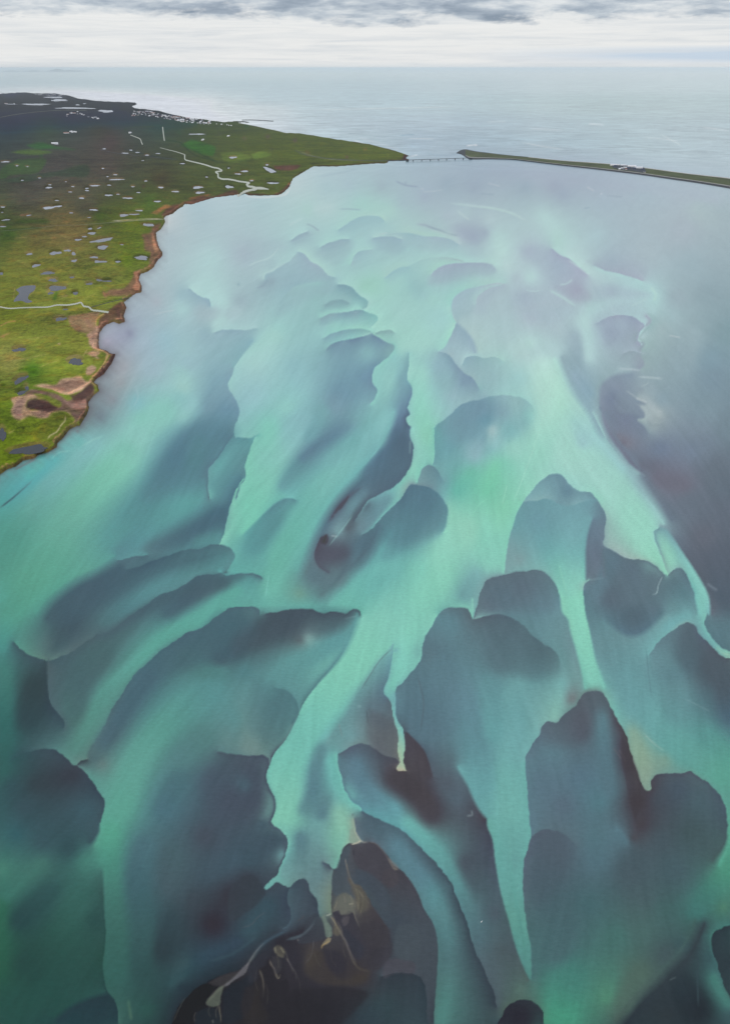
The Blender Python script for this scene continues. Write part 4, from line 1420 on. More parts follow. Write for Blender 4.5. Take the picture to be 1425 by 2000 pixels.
class Chart:
    def __init__(s, x0, y0, x1, y1, h, items, levels=6, thin=5.0, soft=0.2, wide=0.46, ragged=True):
        s.x0, s.y0, s.h = x0, y0, h
        s.nx = int((x1 - x0) / h) + 1
        s.ny = int((y1 - y0) / h) + 1
        W = np.zeros((s.ny, s.nx))
        C = np.zeros((s.ny, s.nx, 3))
        HW = np.zeros((s.ny, s.nx))
        HC = np.zeros((s.ny, s.nx, 3))

        def put(P, c):
            i = np.rint((P[:, 0] - x0) / h).astype(int)
            j = np.rint((P[:, 1] - y0) / h).astype(int)
            ok = (i >= 0) & (j >= 0) & (i < s.nx) & (j < s.ny)
            np.add.at(HW, (j[ok], i[ok]), 1.0)
            np.add.at(HC, (j[ok], i[ok]), c[ok])

        for kind, nums, cols, pts in items:
            if kind == 'E':
                P = catmull(pts, h * 0.35)
                d = np.gradient(P, axis=0)
                L = np.hypot(d[:, 0], d[:, 1]) + 1e-9
                d /= L[:, None]
                if nums[0] <= 2 and ragged:       # banks are a little fretted
                    sa = np.r_[0, np.cumsum(np.hypot(*np.diff(P, axis=0).T))] + pts[0][0]
                    am = np.interp(P[:, 1], [350, 700, 1400], [0.25, 0.7, 1.2])
                    wv = 0.55 * np.sin(sa / 7.3 + 1.1 * np.sin(sa / 17.0)) + 0.4 * np.sin(sa / 3.1 + np.sin(sa / 9.0)) + 0.25 * np.sin(sa / 1.7 + 2 * np.sin(sa / 5.0))
                    P = P + np.stack([d[:, 1], -d[:, 0]], 1) * (wv * am)[:, None]
                # smooth the normals a little so offsets stay clean
                acc = np.r_[0, np.cumsum(np.hypot(*np.diff(P, axis=0).T))]
                t = acc / acc[-1]
                nrm = np.stack([d[:, 1], -d[:, 0]], 1)      # left of travel, picture y down
                sw = stops(nums, t)[:, 0]
                off = np.maximum(h * 0.75, sw * 0.5)[:, None]
                cl_, cr_ = stops(cols[0], t), stops(cols[1], t)
                if ragged:      # widen the tone step across the far lobe edges
                    kk = np.interp(P[:, 1], [340, 400, 620, 760], [1.0, 1.9, 1.7, 1.0])[:, None] - 1
                    dd_ = (cl_ - cr_) * 0.5 * kk
                    cl_, cr_ = cl_ + dd_ * 0.6, cr_ - dd_ * 1.2
                put(P + nrm * off, cl_)
                put(P - nrm * off, cr_)
            elif kind == 'F' or nums[0] <= thin:
                continue
            else:
                wd = nums[0]
                if len(pts) == 1:
                    P = np.array(pts)
                    t = np.array([0.5])
                else:
                    P = catmull(pts, max(h, wd * 0.5))
                    t = np.linspace(0, 1, len(P))
                c = stops(cols[0], t)
                rr = wd * wide
                amp = soft * (12.0 / wd) * (float(np.interp(pts[0][1], [330, 700], [0.35, 1.0])) if ragged else 1.0)
                for (px, py), cc in zip(P, c):
                    i0, i1 = int((px - 2.5 * rr - x0) / h), int((px + 2.5 * rr - x0) / h) + 2
                    j0, j1 = int((py - 2.5 * rr - y0) / h), int((py + 2.5 * rr - y0) / h) + 2
                    i0, j0 = max(i0, 0), max(j0, 0)
                    i1, j1 = min(i1, s.nx), min(j1, s.ny)
                    if i1 <= i0 or j1 <= j0:
                        continue
                    gx = x0 + np.arange(i0, i1) * h - px
                    gy = y0 + np.arange(j0, j1) * h - py
                    g = amp * np.exp(-(gx[None, :]**2 + gy[:, None]**2) / (2 * (wd * wide)**2))
                    W[j0:j1, i0:i1] += g
                    C[j0:j1, i0:i1] += g[..., None] * cc
        hard = HW > 0
        HC[hard] /= HW[hard][:, None]
        W[hard] = 60.0
        C[hard] = HC[hard] * 60.0
        pyr = [(W, C)]
        for _ in range(levels):
            w0, c0 = pyr[-1]
            ny, nx = (w0.shape[0] + 1) // 2 * 2, (w0.shape[1] + 1) // 2 * 2
            wp = np.zeros((ny, nx)); wp[:w0.shape[0], :w0.shape[1]] = w0
            cp = np.zeros((ny, nx, 3)); cp[:w0.shape[0], :w0.shape[1]] = c0
            w1 = wp.reshape(ny // 2, 2, nx // 2, 2).sum((1, 3))
            c1 = cp.reshape(ny // 2, 2, nx // 2, 2, 3).sum((1, 3))
            pyr.append((w1, c1))
        U = None
        for k in range(levels, -1, -1):
            w0, c0 = pyr[k]
            if U is None:
                U = np.ones(w0.shape + (3,)) * (c0.sum((0, 1)) / max(1e-9, w0.sum()))
            else:
                U = np.repeat(np.repeat(U, 2, 0), 2, 1)[:w0.shape[0], :w0.shape[1]]
            it = 200 if k > 1 else (140 if k == 1 else 60)
            w0 = w0.astype(np.float32); c0 = c0.astype(np.float32); U = U.astype(np.float32)
            den = (1.0 / (4 + w0))[..., None]
            for _ in range(it):
                Pd = np.pad(U, ((1, 1), (1, 1), (0, 0)), mode='edge')
                U = (Pd[:-2, 1:-1] + Pd[2:, 1:-1] + Pd[1:-1, :-2] + Pd[1:-1, 2:] + c0) * den
        s.U = U
        if ragged:
            # the tone swings a little wider around its surroundings far up the lagoon
            yy = s.y0 + np.arange(s.ny) * h
            gain = np.interp(yy, [330, 400, 650, 900], [1.0, 1.10, 1.10, 1.05])[:, None, None]
            Bl = gblur(s.U, 45 / h)
            s.U = Bl + (s.U - Bl) * gain
        for kind, nums, cols, pts in items:
            if kind == 'F':
                s.fill(pts, nums[0], cols[0][0], nums[1] if len(nums) > 1 else 0.85)
            elif kind == 'S' and nums[0] <= thin:
                s.line(pts, nums, cols[0])

    def silt(s):
        # fine threads of silt drawn out along the current, i.e. along the bars
        ii, jj = np.meshgrid(np.arange(s.nx, dtype=float), np.arange(s.ny, dtype=float))
        fx, fy = s.x0 + ii * s.h - 880.0, s.y0 + jj * s.h - 180.0
        bend = 0.22 * np.sin(fx / 170.0 + fy / 260.0) + 0.15 * np.sin(fx / 70.0 - fy / 120.0)
        th = np.arctan2(np.maximum(fy, 60), fx * 0.95) + bend
        dx, dy = np.cos(th), np.sin(th)
        r = np.random.RandomState(4)
        n0 = r.randn(s.ny, s.nx)
        outs = []
        for sg, steps in ((0.6, 14), (2.2, 30)):
            n = gblur(n0, sg)
            n /= n.std()
            acc = n.copy()
            for sgn in (1, -1):
                px, py = ii.copy(), jj.copy()
                ox, oy = dx * sgn, dy * sgn
                for _ in range(steps):
                    px += ox * 1.3
                    py += oy * 1.3
                    a = np.clip(px.astype(int), 0, s.nx - 1)
                    c = np.clip(py.astype(int), 0, s.ny - 1)
                    acc += n[c, a]
                    vx, vy = dx[c, a], dy[c, a]
                    f = np.where(vx * ox + vy * oy < 0, -1.0, 1.0)
                    ox, oy = vx * f, vy * f
            acc -= gblur(acc, 14)
            outs.append(acc / acc.std())
        yy = s.y0 + np.arange(s.ny) * s.h
        am = np.interp(yy, [430, 600, 900, 2000], [0.0, 0.35, 0.7, 0.75])[:, None]
        v = am * (0.006 * outs[0] + 0.007 * outs[1])
        s.U = s.U * (1 + v[..., None] * np.array([1.15, 0.9, 0.95]))

    def window(s, xa, ya, xb, yb):
        i0, j0 = max(0, int((xa - s.x0) / s.h)), max(0, int((ya - s.y0) / s.h))
        i1, j1 = min(s.nx, int((xb - s.x0) / s.h) + 2), min(s.ny, int((yb - s.y0) / s.h) + 2)
        return i0, i1, j0, j1

    def line(s, pts, nums, cols):
        # a narrow streak laid over the smooth ground tone, fading out at both ends
        w_ = nums[0]
        al = nums[1] if len(nums) > 1 else 0.85
        sg = max(w_ * 0.42, s.h * 0.42)
        if w_ < s.h:
            al *= 0.5 + 0.5 * w_ / s.h
        P = catmull(pts, sg * 0.5) if len(pts) > 1 else np.array(pts)
        t = np.linspace(0, 1, len(P)) if len(P) > 1 else np.array([0.5])
        c = stops(cols, t)
        xa, ya = P.min(0) - 3 * sg
        xb, yb = P.max(0) + 3 * sg
        i0, i1, j0, j1 = s.window(xa, ya, xb, yb)
        if i1 <= i0 or j1 <= j0:
            return
        A = np.zeros((j1 - j0, i1 - i0)); K = np.zeros(A.shape + (3,))
        for (px, py), cc, tt in zip(P, c, t):
            e = min(1.0, min(tt, 1 - tt) * 6 + 0.25) if len(P) > 1 else 1.0
            a0, a1, b0, b1 = s.window(px - 3 * sg, py - 3 * sg, px + 3 * sg, py + 3 * sg)
            if a1 <= a0 or b1 <= b0:
                continue
            gx = s.x0 + np.arange(a0, a1) * s.h - px
            gy = s.y0 + np.arange(b0, b1) * s.h - py
            g = al * e * np.exp(-(gx[None, :]**2 + gy[:, None]**2) / (2 * (sg * (0.5 + 0.5 * e))**2))
            v = A[b0 - j0:b1 - j0, a0 - i0:a1 - i0]
            m = g > v
            v[m] = g[m]
            K[b0 - j0:b1 - j0, a0 - i0:a1 - i0][m] = cc
        U = s.U[j0:j1, i0:i1]
        U *= (1 - A)[..., None]
        U += A[..., None] * K

    def fill(s, pts, soft, colr, al):
        P = catmull(list(pts) + [pts[0]], 1.5)[:-1]
        i0, i1, j0, j1 = s.window(*(P.min(0) - soft - 2), *(P.max(0) + soft + 2))
        gx, gy = np.meshgrid(s.x0 + np.arange(i0, i1) * s.h, s.y0 + np.arange(j0, j1) * s.h)
        sd = poly_sdf(P, gx, gy)
        wob_ = np.sin(gx * 0.9 + gy * 0.5) * np.sin(gy * 1.3 - gx * 0.4)
        A = al * np.clip(0.5 + (sd + wob_ * min(soft, 2.0) * 0.5) / soft, 0, 1)
        U = s.U[j0:j1, i0:i1]
        U *= (1 - A)[..., None]
        U += A[..., None] * colr

    def sample(s, px, py):
        fx = np.clip((px - s.x0) / s.h, 0, s.nx - 1.001)
        fy = np.clip((py - s.y0) / s.h, 0, s.ny - 1.001)
        i, j = fx.astype(int), fy.astype(int)
        a, b = (fx - i)[..., None], (fy - j)[..., None]
        U = s.U
        return (U[j, i] * (1 - a) * (1 - b) + U[j, i + 1] * a * (1 - b) + U[j + 1, i] * (1 - a) * b + U[j + 1, i + 1] * a * b)


def lin(c):
    c = np.clip(c, 0, 1)
    return np.where(c <= 0.04045, c / 12.92, ((c + 0.055) / 1.055)**2.4)


# What the surface mirror and the air add (S) and how strongly the base colour counts (D),
# measured along the distance; the rest, painted shade and glare included, is base colour.
CAL = {"y": [134, 138, 143, 150, 160, 172, 185, 200, 220, 245, 275, 350, 400, 460, 520, 600, 700, 800, 950, 1100, 1300, 1500, 1750, 2000], "wS": [[0.3864, 0.4342, 0.491], [0.3467, 0.3916, 0.4508], [0.3278, 0.3663, 0.4233], [0.3185, 0.3564, 0.4072], [0.3005, 0.3325, 0.3813], [0.2831, 0.3185, 0.3564], [0.2747, 0.305, 0.3419], [0.2664, 0.2918, 0.3278], [0.2542, 0.2789, 0.3185], [0.2462, 0.2664, 0.3005], [0.2346, 0.2582, 0.2874], [0.227, 0.2462, 0.2789], [0.2122, 0.2307, 0.2623], [0.1845, 0.2016, 0.2307], [0.1529, 0.1683, 0.1912], [0.1221, 0.1301, 0.15], [0.0931, 0.0999, 0.1119], [0.0704, 0.0742, 0.0823], [0.0467, 0.0482, 0.0545], [0.0319, 0.0343, 0.0382], [0.0212, 0.0222, 0.0262], [0.016, 0.0176, 0.0203], [0.0152, 0.016, 0.0185], [0.0144, 0.0152, 0.0176]], "wD": [[0.2691, 0.2998, 0.3487], [0.3124, 0.3463, 0.4012], [0.3383, 0.3715, 0.4287], [0.3687, 0.3912, 0.4334], [0.3928, 0.4141, 0.445], [0.4157, 0.4295, 0.4684], [0.4327, 0.4443, 0.4843], [0.4493, 0.4707, 0.5126], [0.462, 0.4842, 0.5181], [0.4662, 0.4971, 0.5283], [0.4895, 0.5135, 0.5545], [0.4931, 0.5254, 0.5589], [0.5226, 0.5443, 0.5795], [0.5666, 0.5908, 0.63], [0.6183, 0.6338, 0.6841], [0.6685, 0.6868, 0.7421], [0.7155, 0.7358, 0.7939], [0.7497, 0.7757, 0.8293], [0.775, 0.8052, 0.8613], [0.7936, 0.8217, 0.8822], [0.8149, 0.835, 0.8946], [0.8145, 0.844, 0.9065], [0.8161, 0.8473, 0.9101], [0.8176, 0.8489, 0.9118]], "lS": [[0.095, 0.1022, 0.1195], [0.095, 0.1022, 0.1195], [0.095, 0.1022, 0.1195], [0.095, 0.1022, 0.1195], [0.095, 0.1022, 0.1195], [0.095, 0.1022, 0.1195], [0.095, 0.1022, 0.1195], [0.095, 0.1022, 0.1195], [0.0685, 0.0762, 0.0865], [0.0529, 0.0595, 0.0685], [0.0437, 0.0482, 0.0561], [0.0331, 0.0356, 0.0409], [0.0273, 0.0307, 0.0356], [0.0222, 0.0242, 0.0273], [0.0185, 0.0212, 0.0232], [0.0152, 0.0168, 0.0185], [0.0123, 0.0137, 0.0152], [0.011, 0.0116, 0.0137], [0.011, 0.0116, 0.0137], [0.011, 0.0116, 0.0137], [0.011, 0.0116, 0.0137], [0.011, 0.0116, 0.0137], [0.011, 0.0116, 0.0137], [0.011, 0.0116, 0.0137]], "lD": [[0.7005, 0.7426, 0.7908], [0.7005, 0.7426, 0.7908], [0.7005, 0.7426, 0.7908], [0.7005, 0.7426, 0.7908], [0.7005, 0.7426, 0.7908], [0.7005, 0.7426, 0.7908], [0.7005, 0.7426, 0.7908], [0.7005, 0.7426, 0.7908], [0.7314, 0.7605, 0.8209], [0.7626, 0.7825, 0.8451], [0.7699, 0.8052, 0.858], [0.7912, 0.8192, 0.8768], [0.7919, 0.8179, 0.8759], [0.7914, 0.82, 0.8809], [0.8095, 0.8259, 0.8893], [0.8054, 0.8347, 0.8872], [0.8112, 0.8409, 0.8937], [0.8139, 0.8342, 0.8967], [0.8139, 0.8342, 0.8967], [0.8139, 0.8342, 0.8967], [0.8139, 0.8342, 0.8967], [0.8139, 0.8342, 0.8967], [0.8139, 0.8342, 0.8967], [0.8139, 0.8342, 0.8967]]}


def base_colour(srgb, py, key):
    g = srgb.mean(-1, keepdims=True)
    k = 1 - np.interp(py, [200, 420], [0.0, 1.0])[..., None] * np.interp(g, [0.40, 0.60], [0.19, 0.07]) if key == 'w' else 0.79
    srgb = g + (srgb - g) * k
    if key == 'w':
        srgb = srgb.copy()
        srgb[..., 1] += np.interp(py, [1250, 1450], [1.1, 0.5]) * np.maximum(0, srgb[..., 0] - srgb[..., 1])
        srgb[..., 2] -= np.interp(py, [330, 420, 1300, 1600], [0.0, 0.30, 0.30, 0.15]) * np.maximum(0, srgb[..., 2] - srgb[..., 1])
    if key == 'l':
        srgb = srgb * np.interp(py, [200, 300, 420, 520], [1.12, 1.10, 1.06, 1.10])[..., None]
        srgb = srgb * np.array([1.02, 0.955, 1.05])
    L = lin(srgb)
    ys = np.array(CAL['y'])
    S = np.stack([np.interp(py, ys, np.array(CAL[key + 'S'])[:, k]) for k in range(3)], -1)
    D = np.stack([np.interp(py, ys, np.array(CAL[key + 'D'])[:, k]) for k in range(3)], -1)
    return np.clip((L - S) / np.maximum(D, 0.05), 0.004, 0.92)


def grid_mesh(name, xs, ys, zfun, colour, mat, keep=None):
    gx, gy = np.meshgrid(xs, ys)
    z = zfun(gx, gy)
    wx, wy = atn(gx, gy, 0.0)
    n = gx.size
    co = np.empty((n, 3), np.float32)
    co[:, 0], co[:, 1], co[:, 2] = wx.ravel(), wy.ravel(), z.ravel()
    ny, nx = gx.shape
    idx = np.arange(n).reshape(ny, nx)
    q = np.stack([idx[1:, :-1], idx[1:, 1:], idx[:-1, 1:], idx[:-1, :-1]], -1).reshape(-1, 4)
    if keep is not None:
        kk = keep(gx, gy)
        kq = kk[1:, :-1] | kk[1:, 1:] | kk[:-1, 1:] | kk[:-1, :-1]
        q = q[kq.ravel()]
    me = bpy.data.meshes.new(name)
    me.vertices.add(n)
    me.vertices.foreach_set('co', co.ravel())
    me.loops.add(q.size)
    me.loops.foreach_set('vertex_index', q.ravel().astype(np.int32))
    me.polygons.add(len(q))
    me.polygons.foreach_set('loop_start', (np.arange(len(q)) * 4).astype(np.int32))
    me.polygons.foreach_set('loop_total', np.full(len(q), 4, np.int32))
    me.polygons.foreach_set('use_smooth', np.ones(len(q), bool))
    me.update(calc_edges=True)
    a = me.color_attributes.new('cover', 'FLOAT_COLOR', 'POINT')
    c4 = np.ones((n, 4), np.float32)
    c4[:, :3] = colour(gx, gy).reshape(-1, 3)
    a.data.foreach_set('color', c4.ravel())
    me.materials.append(mat)
    o = bpy.data.objects.new(name, me)
    col.objects.link(o)
    return o


def axis(a, b, step, lo, hi, far):
    """fine steps from a to b, growing steps out to lo / hi"""
    mid = list(np.arange(a, b + step * 0.5, step))
    s, x, L = step, a, []
    while x > lo:
        s *= far
        x -= s
        L.append(x)
    s, x, Rr = step, mid[-1], []
    while x < hi:
        s *= far
        x += s
        Rr.append(x)
    return np.array(L[::-1] + mid + Rr)

# ---------------------------------------------------------------- materials of ground and water
CALMODE = None


def water_material(name='silty_water', attr=True, base=(0.2, 0.25, 0.28)):
    m, nt, b = mat_new(name)
    g = nd(nt, 'ShaderNodeNewGeometry')
    pos = g.outputs['Position']
    sp = nd(nt, 'ShaderNodeSeparateXYZ')
    lk(nt, pos, sp.inputs[0])
    x, y = sp.outputs[0], sp.outputs[1]
    b.inputs['IOR'].default_value = 1.33
    b.inputs['Specular IOR Level'].default_value = 0.5
    dist = nd(nt, 'ShaderNodeVectorMath', operation='LENGTH')
    lk(nt, comb(nt, x, y), dist.inputs[0])
    dd = dist.outputs['Value']
    if attr:
        a = nd(nt, 'ShaderNodeAttribute', attribute_name='cover')
        c = a.outputs['Color']
        # silt threads along the current; painted ripple shading; sea slicks with painted sheen
        fx = mth(nt, 'ADD', mth(nt, 'MULTIPLY', x, 0.9), mth(nt, 'MULTIPLY', y, -0.35))
        fy = mth(nt, 'ADD', mth(nt, 'MULTIPLY', x, 0.35), mth(nt, 'MULTIPLY', y, 0.9))
        th = noise(nt, comb(nt, mth(nt, 'MULTIPLY', fx, 0.030), mth(nt, 'MULTIPLY', fy, 0.0055)), 1.0, 6, 0.62, 0.8)
        th2 = noise(nt, comb(nt, mth(nt, 'MULTIPLY', fx, 0.16), mth(nt, 'MULTIPLY', fy, 0.045), 4.0), 1.0, 5, 0.65, 0.3)
        bay = mth(nt, 'SUBTRACT', 1.0, mth(nt, 'DIVIDE', mth(nt, 'SUBTRACT', y, 3800.0), 1200.0, clamp=True))
        th3 = noise(nt, comb(nt, mth(nt, 'MULTIPLY', x, 0.22), mth(nt, 'MULTIPLY', y, 0.42), 6.0), 1.0, 6, 0.75, 0.3)
        v = mth(nt, 'ADD', mth(nt, 'MULTIPLY', mth(nt, 'SUBTRACT', th, 0.5), 0.20), mth(nt, 'MULTIPLY', mth(nt, 'SUBTRACT', th2, 0.5), 0.14))
        v = mth(nt, 'ADD', v, mth(nt, 'MULTIPLY', mth(nt, 'SUBTRACT', th3, 0.5), 0.5))
        v = mth(nt, 'MULTIPLY', v, bay)
        sea = noise(nt, comb(nt, mth(nt, 'MULTIPLY', x, 0.0011), mth(nt, 'MULTIPLY', y, 0.0011), 2.0), 1.0, 7, 0.62, 1.2)
        sea2 = noise(nt, comb(nt, mth(nt, 'MULTIPLY', x, 0.0045), mth(nt, 'MULTIPLY', y, 0.0085), 2.0), 1.0, 7, 0.75, 0.9)
        v2 = mth(nt, 'ADD', mth(nt, 'MULTIPLY', mth(nt, 'SUBTRACT', sea, 0.5), 0.75), mth(nt, 'MULTIPLY', mth(nt, 'SUBTRACT', sea2, 0.5), 1.7))
        v2 = mth(nt, 'MULTIPLY', v2, mth(nt, 'SUBTRACT', 1.0, bay))
        fac = mth(nt, 'ADD', 1.0, mth(nt, 'ADD', v, v2))
        vm = nd(nt, 'ShaderNodeVectorMath', operation='SCALE')
        lk(nt, c, vm.inputs[0])
        lk(nt, fac, vm.inputs['Scale'])
        if CALMODE:
            b.inputs['Base Color'].default_value = CALMODE
        else:
            lk(nt, vm.outputs[0], b.inputs['Base Color'])
    else:
        b.inputs['Base Color'].default_value = (*base, 1)
    # ripples: seen close by as bumps, far off as a rougher sheen
    r1 = noise(nt, comb(nt, mth(nt, 'MULTIPLY', x, 0.16), mth(nt, 'MULTIPLY', y, 0.42)), 1.0, 4, 0.6)
    r2 = noise(nt, comb(nt, mth(nt, 'MULTIPLY', x, 0.6), mth(nt, 'MULTIPLY', y, 1.2)), 1.0, 2, 0.5)
    patch = noise(nt, comb(nt, mth(nt, 'MULTIPLY', x, 0.004), mth(nt, 'MULTIPLY', y, 0.003), 8.0), 1.0, 3, 0.5)
    patch = mth(nt, 'MULTIPLY', mth(nt, 'SUBTRACT', patch, 0.38), 3.5, clamp=True)
    near = mth(nt, 'SUBTRACT', 1.0, mth(nt, 'DIVIDE', dd, 2600.0), clamp=True)
    bp = nd(nt, 'ShaderNodeBump')
    lk(nt, mth(nt, 'ADD', r1, mth(nt, 'MULTIPLY', r2, 0.4)), bp.inputs['Height'])
    lk(nt, mth(nt, 'MULTIPLY', mth(nt, 'MULTIPLY', near, mth(nt, 'ADD', 0.2, patch)), 0.55), bp.inputs['Strength'])
    bp.inputs['Distance'].default_value = 0.6
    lk(nt, bp.outputs[0], b.inputs['Normal'])
    rg = mth(nt, 'ADD', 0.12, mth(nt, 'MULTIPLY', mth(nt, 'DIVIDE', dd, 6000.0, clamp=True), 0.12))
    lk(nt, rg, b.inputs['Roughness'])
    return m


def land_material():
    m, nt, b = mat_new('marsh_meadow')
    g = nd(nt, 'ShaderNodeNewGeometry')
    pos = g.outputs['Position']
    a = nd(nt, 'ShaderNodeAttribute', attribute_name='cover')
    c = a.outputs['Color']
    n1 = noise(nt, pos, 0.012, 10, 0.72, 0.5)
    n2 = noise(nt, pos, 0.09, 8, 0.8, 0.3)
    n3 = noise(nt, pos, 0.0020, 7, 0.62, 0.9)
    v = mth(nt, 'ADD', mth(nt, 'MULTIPLY', mth(nt, 'SUBTRACT', n1, 0.5), 1.9), mth(nt, 'MULTIPLY', mth(nt, 'SUBTRACT', n2, 0.5), 3.0))
    v = mth(nt, 'ADD', v, mth(nt, 'MULTIPLY', mth(nt, 'SUBTRACT', n3, 0.5), 1.6))
    vm = nd(nt, 'ShaderNodeVectorMath', operation='SCALE')
    lk(nt, c, vm.inputs[0])
    lk(nt, mth(nt, 'MAXIMUM', mth(nt, 'ADD', 1.0, v), 0.2), vm.inputs['Scale'])
    # dry brown tussocks among the green
    t = noise(nt, pos, 0.022, 6, 0.7, 0.6)
    tf = mth(nt, 'MULTIPLY', mth(nt, 'MULTIPLY', mth(nt, 'SUBTRACT', t, 0.50), 7.0, clamp=True), 0.7)
    cc = mixc(nt, tf, vm.outputs[0], vm.outputs[0])
    dry = nd(nt, 'ShaderNodeVectorMath', operation='MULTIPLY')
    lk(nt, vm.outputs[0], dry.inputs[0])
    dry.inputs[1].default_value = (1.4, 0.95, 0.9)
    cc = mixc(nt, tf, vm.outputs[0], dry.outputs[0])
    if CALMODE:
        b.inputs['Base Color'].default_value = CALMODE
    else:
        lk(nt, cc, b.inputs['Base Color'])
    b.inputs['Roughness'].default_value = 1.0
    b.inputs['Specular IOR Level'].default_value = 0.05
    bp = nd(nt, 'ShaderNodeBump')
    lk(nt, n2, bp.inputs['Height'])
    bp.inputs['Strength'].default_value = 0.5
    bp.inputs['Distance'].default_value = 3.0
    lk(nt, bp.outputs[0], b.inputs['Normal'])
    return m


M_water = water_material()
M_land = land_material()
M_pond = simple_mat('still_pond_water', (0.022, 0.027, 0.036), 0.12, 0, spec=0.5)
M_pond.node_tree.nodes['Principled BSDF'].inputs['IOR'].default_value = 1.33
M_pond_mid = simple_mat('pond_water_painted_sheen', (0.13, 0.135, 0.155), 0.15, 0, spec=0.5)  # paler base paints in some sky reflection at middle distance
M_pond_far = simple_mat('pond_water_painted_sky', (0.32, 0.34, 0.37), 0.2, 0, spec=0.5)  # palest base stands in for bright sky mirrored in distant ponds
M_stream = simple_mat('pale_stream_water', (0.46, 0.48, 0.36), 0.35, 0.02, 0.15, spec=0.5)
M_track = simple_mat('grassy_track', (0.20, 0.22, 0.13), 0.9, 0.05, 0.3)
M_road = simple_mat('gravel_road', (0.30, 0.29, 0.26), 0.9, 0.05, 0.2)
M_rock = simple_mat('dark_basalt_rock', (0.045, 0.047, 0.052), 0.9, 0.15, 0.5)
M_conc = simple_mat('grey_concrete', (0.20, 0.21, 0.22), 0.8, 0.3, 0.15)
M_grass = simple_mat('coarse_grass', (0.070, 0.085, 0.025), 1.0, 0.012, 0.45)
M_sand = simple_mat('pale_beach', (0.50, 0.49, 0.46), 0.9, 0.02, 0.3)
M_asph = simple_mat('dark_yard_asphalt', (0.045, 0.05, 0.06), 0.9, 0.05, 0.3)
M_isle = simple_mat('far_island_rock', (0.10, 0.13, 0.12), 1.0, 0.0005, 0.3)

# ---------------------------------------------------------------- the left shore
def tl(ox, oy, s, pts):
    return [(ox + a / s, oy + b / s) for a, b in pts]


COAST = [(-60, 985), (-25, 948)] + tl(0, 640, 3.5625, [(0, 1020), (50, 985), (110, 965), (160, 925), (240, 908), (270, 880), (330, 868), (370, 845), (395, 830), (395, 805), (440, 765), (480, 710), (525, 685), (555, 682), (570, 655), (605, 600), (618, 560), (612, 520), (650, 470), (688, 440), (680, 400), (650, 380), (670, 355), (725, 320), (740, 295), (775, 250), (805, 185), (770, 180), (740, 160), (690, 145), (685, 100), (690, 40)])
COAST += tl(0, 350, 3.5625, [(715, 1033), (740, 1010), (790, 990), (830, 1005), (870, 990), (860, 950), (880, 890), (860, 855), (900, 825), (940, 795), (985, 785), (985, 740), (965, 700), (975, 660), (1030, 640), (1070, 610), (1090, 570), (1130, 530), (1130, 510), (1105, 470), (1090, 420), (1085, 370), (1120, 345), (1150, 295), (1140, 270), (1150, 255), (1200, 240), (1240, 205), (1270, 190)])
COAST += tl(300, 350, 3.5625, [(215, 170), (260, 175), (340, 150), (425, 125), (490, 118), (590, 105), (640, 92), (630, 95), (660, 110), (740, 113), (870, 108), (905, 90), (945, 50), (960, 10)])
COAST += tl(460, 0, 2.85, [(320, 990), (380, 955), (430, 925), (560, 925), (690, 915), (780, 908), (840, 908), (850, 895), (960, 893), (965, 885), (945, 880), (962, 864), (925, 850), (840, 825), (740, 800), (640, 785), (550, 772), (430, 752), (350, 740), (280, 738), (180, 715), (60, 690), (14, 683), (22, 679), (72, 681), (60, 676), (15, 672)])
COAST += tl(0, 0, 2.85, [(1240, 678), (1150, 665), (1050, 655), (960, 635), (880, 615), (800, 605), (745, 600), (735, 590), (765, 577), (750, 568), (640, 565), (540, 560), (430, 545), (380, 530), (300, 518), (200, 518), (130, 512), (60, 516), (0, 520)])
COAST += [(-200, 186), (-600, 192), (-1500, 200), (-3500, 215), (-3500, 1500), (-900, 1500), (-260, 1120)]
CP_ = np.array(COAST)


def sdf(px, py):
    """signed distance to the coast line, positive on land"""
    return poly_sdf(CP_, px, py)


# ---------------------------------------------------------------- water
wchart = Chart(-60, 128, 1486, 2062, 1.6, parse(WATER))  # corner vignette and glare off the far left coast painted as water colour
wchart.silt()
# mud stirred up along the foot of the bank
i1_ = int((330 - wchart.x0) / wchart.h); j0_, j1_ = int((420 - wchart.y0) / wchart.h), int((1010 - wchart.y0) / wchart.h)
gx_, gy_ = np.meshgrid(wchart.x0 + np.arange(i1_) * wchart.h, wchart.y0 + np.arange(j0_, j1_) * wchart.h)
sd_ = -sdf(gx_, gy_)
vv = 0.5 * np.sin(gy_ / 21.0) + 0.4 * np.sin(gy_ / 8.3 + gx_ / 15.0) + 0.3 * np.sin(gy_ / 3.1 - gx_ / 4.0)
am_ = np.interp(gy_, [420, 600, 760, 830, 1000], [0.25, 0.4, 0.75, 0.8, 0.7])
a_ = am_ * np.exp(-np.maximum(sd_, 0) / (5.0 + 5 * np.clip(vv + 0.3, 0, 1) + np.interp(gy_, [700, 760, 830, 860], [0, 8, 8, 0])))
U_ = wchart.U[j0_:j1_, :i1_]
U_ *= (1 - a_)[..., None]
U_ += a_[..., None] * np.array([0.40, 0.38, 0.42])
xs = axis(-40, 1466, 1.9, -4200, 5600, 1.25)
ys = np.array(list(np.r_[132.6, 133.2, 134, 135, 136.2, 137.6]) + list(np.arange(139, 2050, 1.9)) + list(2050 * 1.02**np.arange(0, 30)))


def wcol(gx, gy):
    return base_colour(wchart.sample(gx, gy), gy, 'w')


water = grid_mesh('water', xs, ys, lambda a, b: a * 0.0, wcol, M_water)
tag(water, kind='structure')
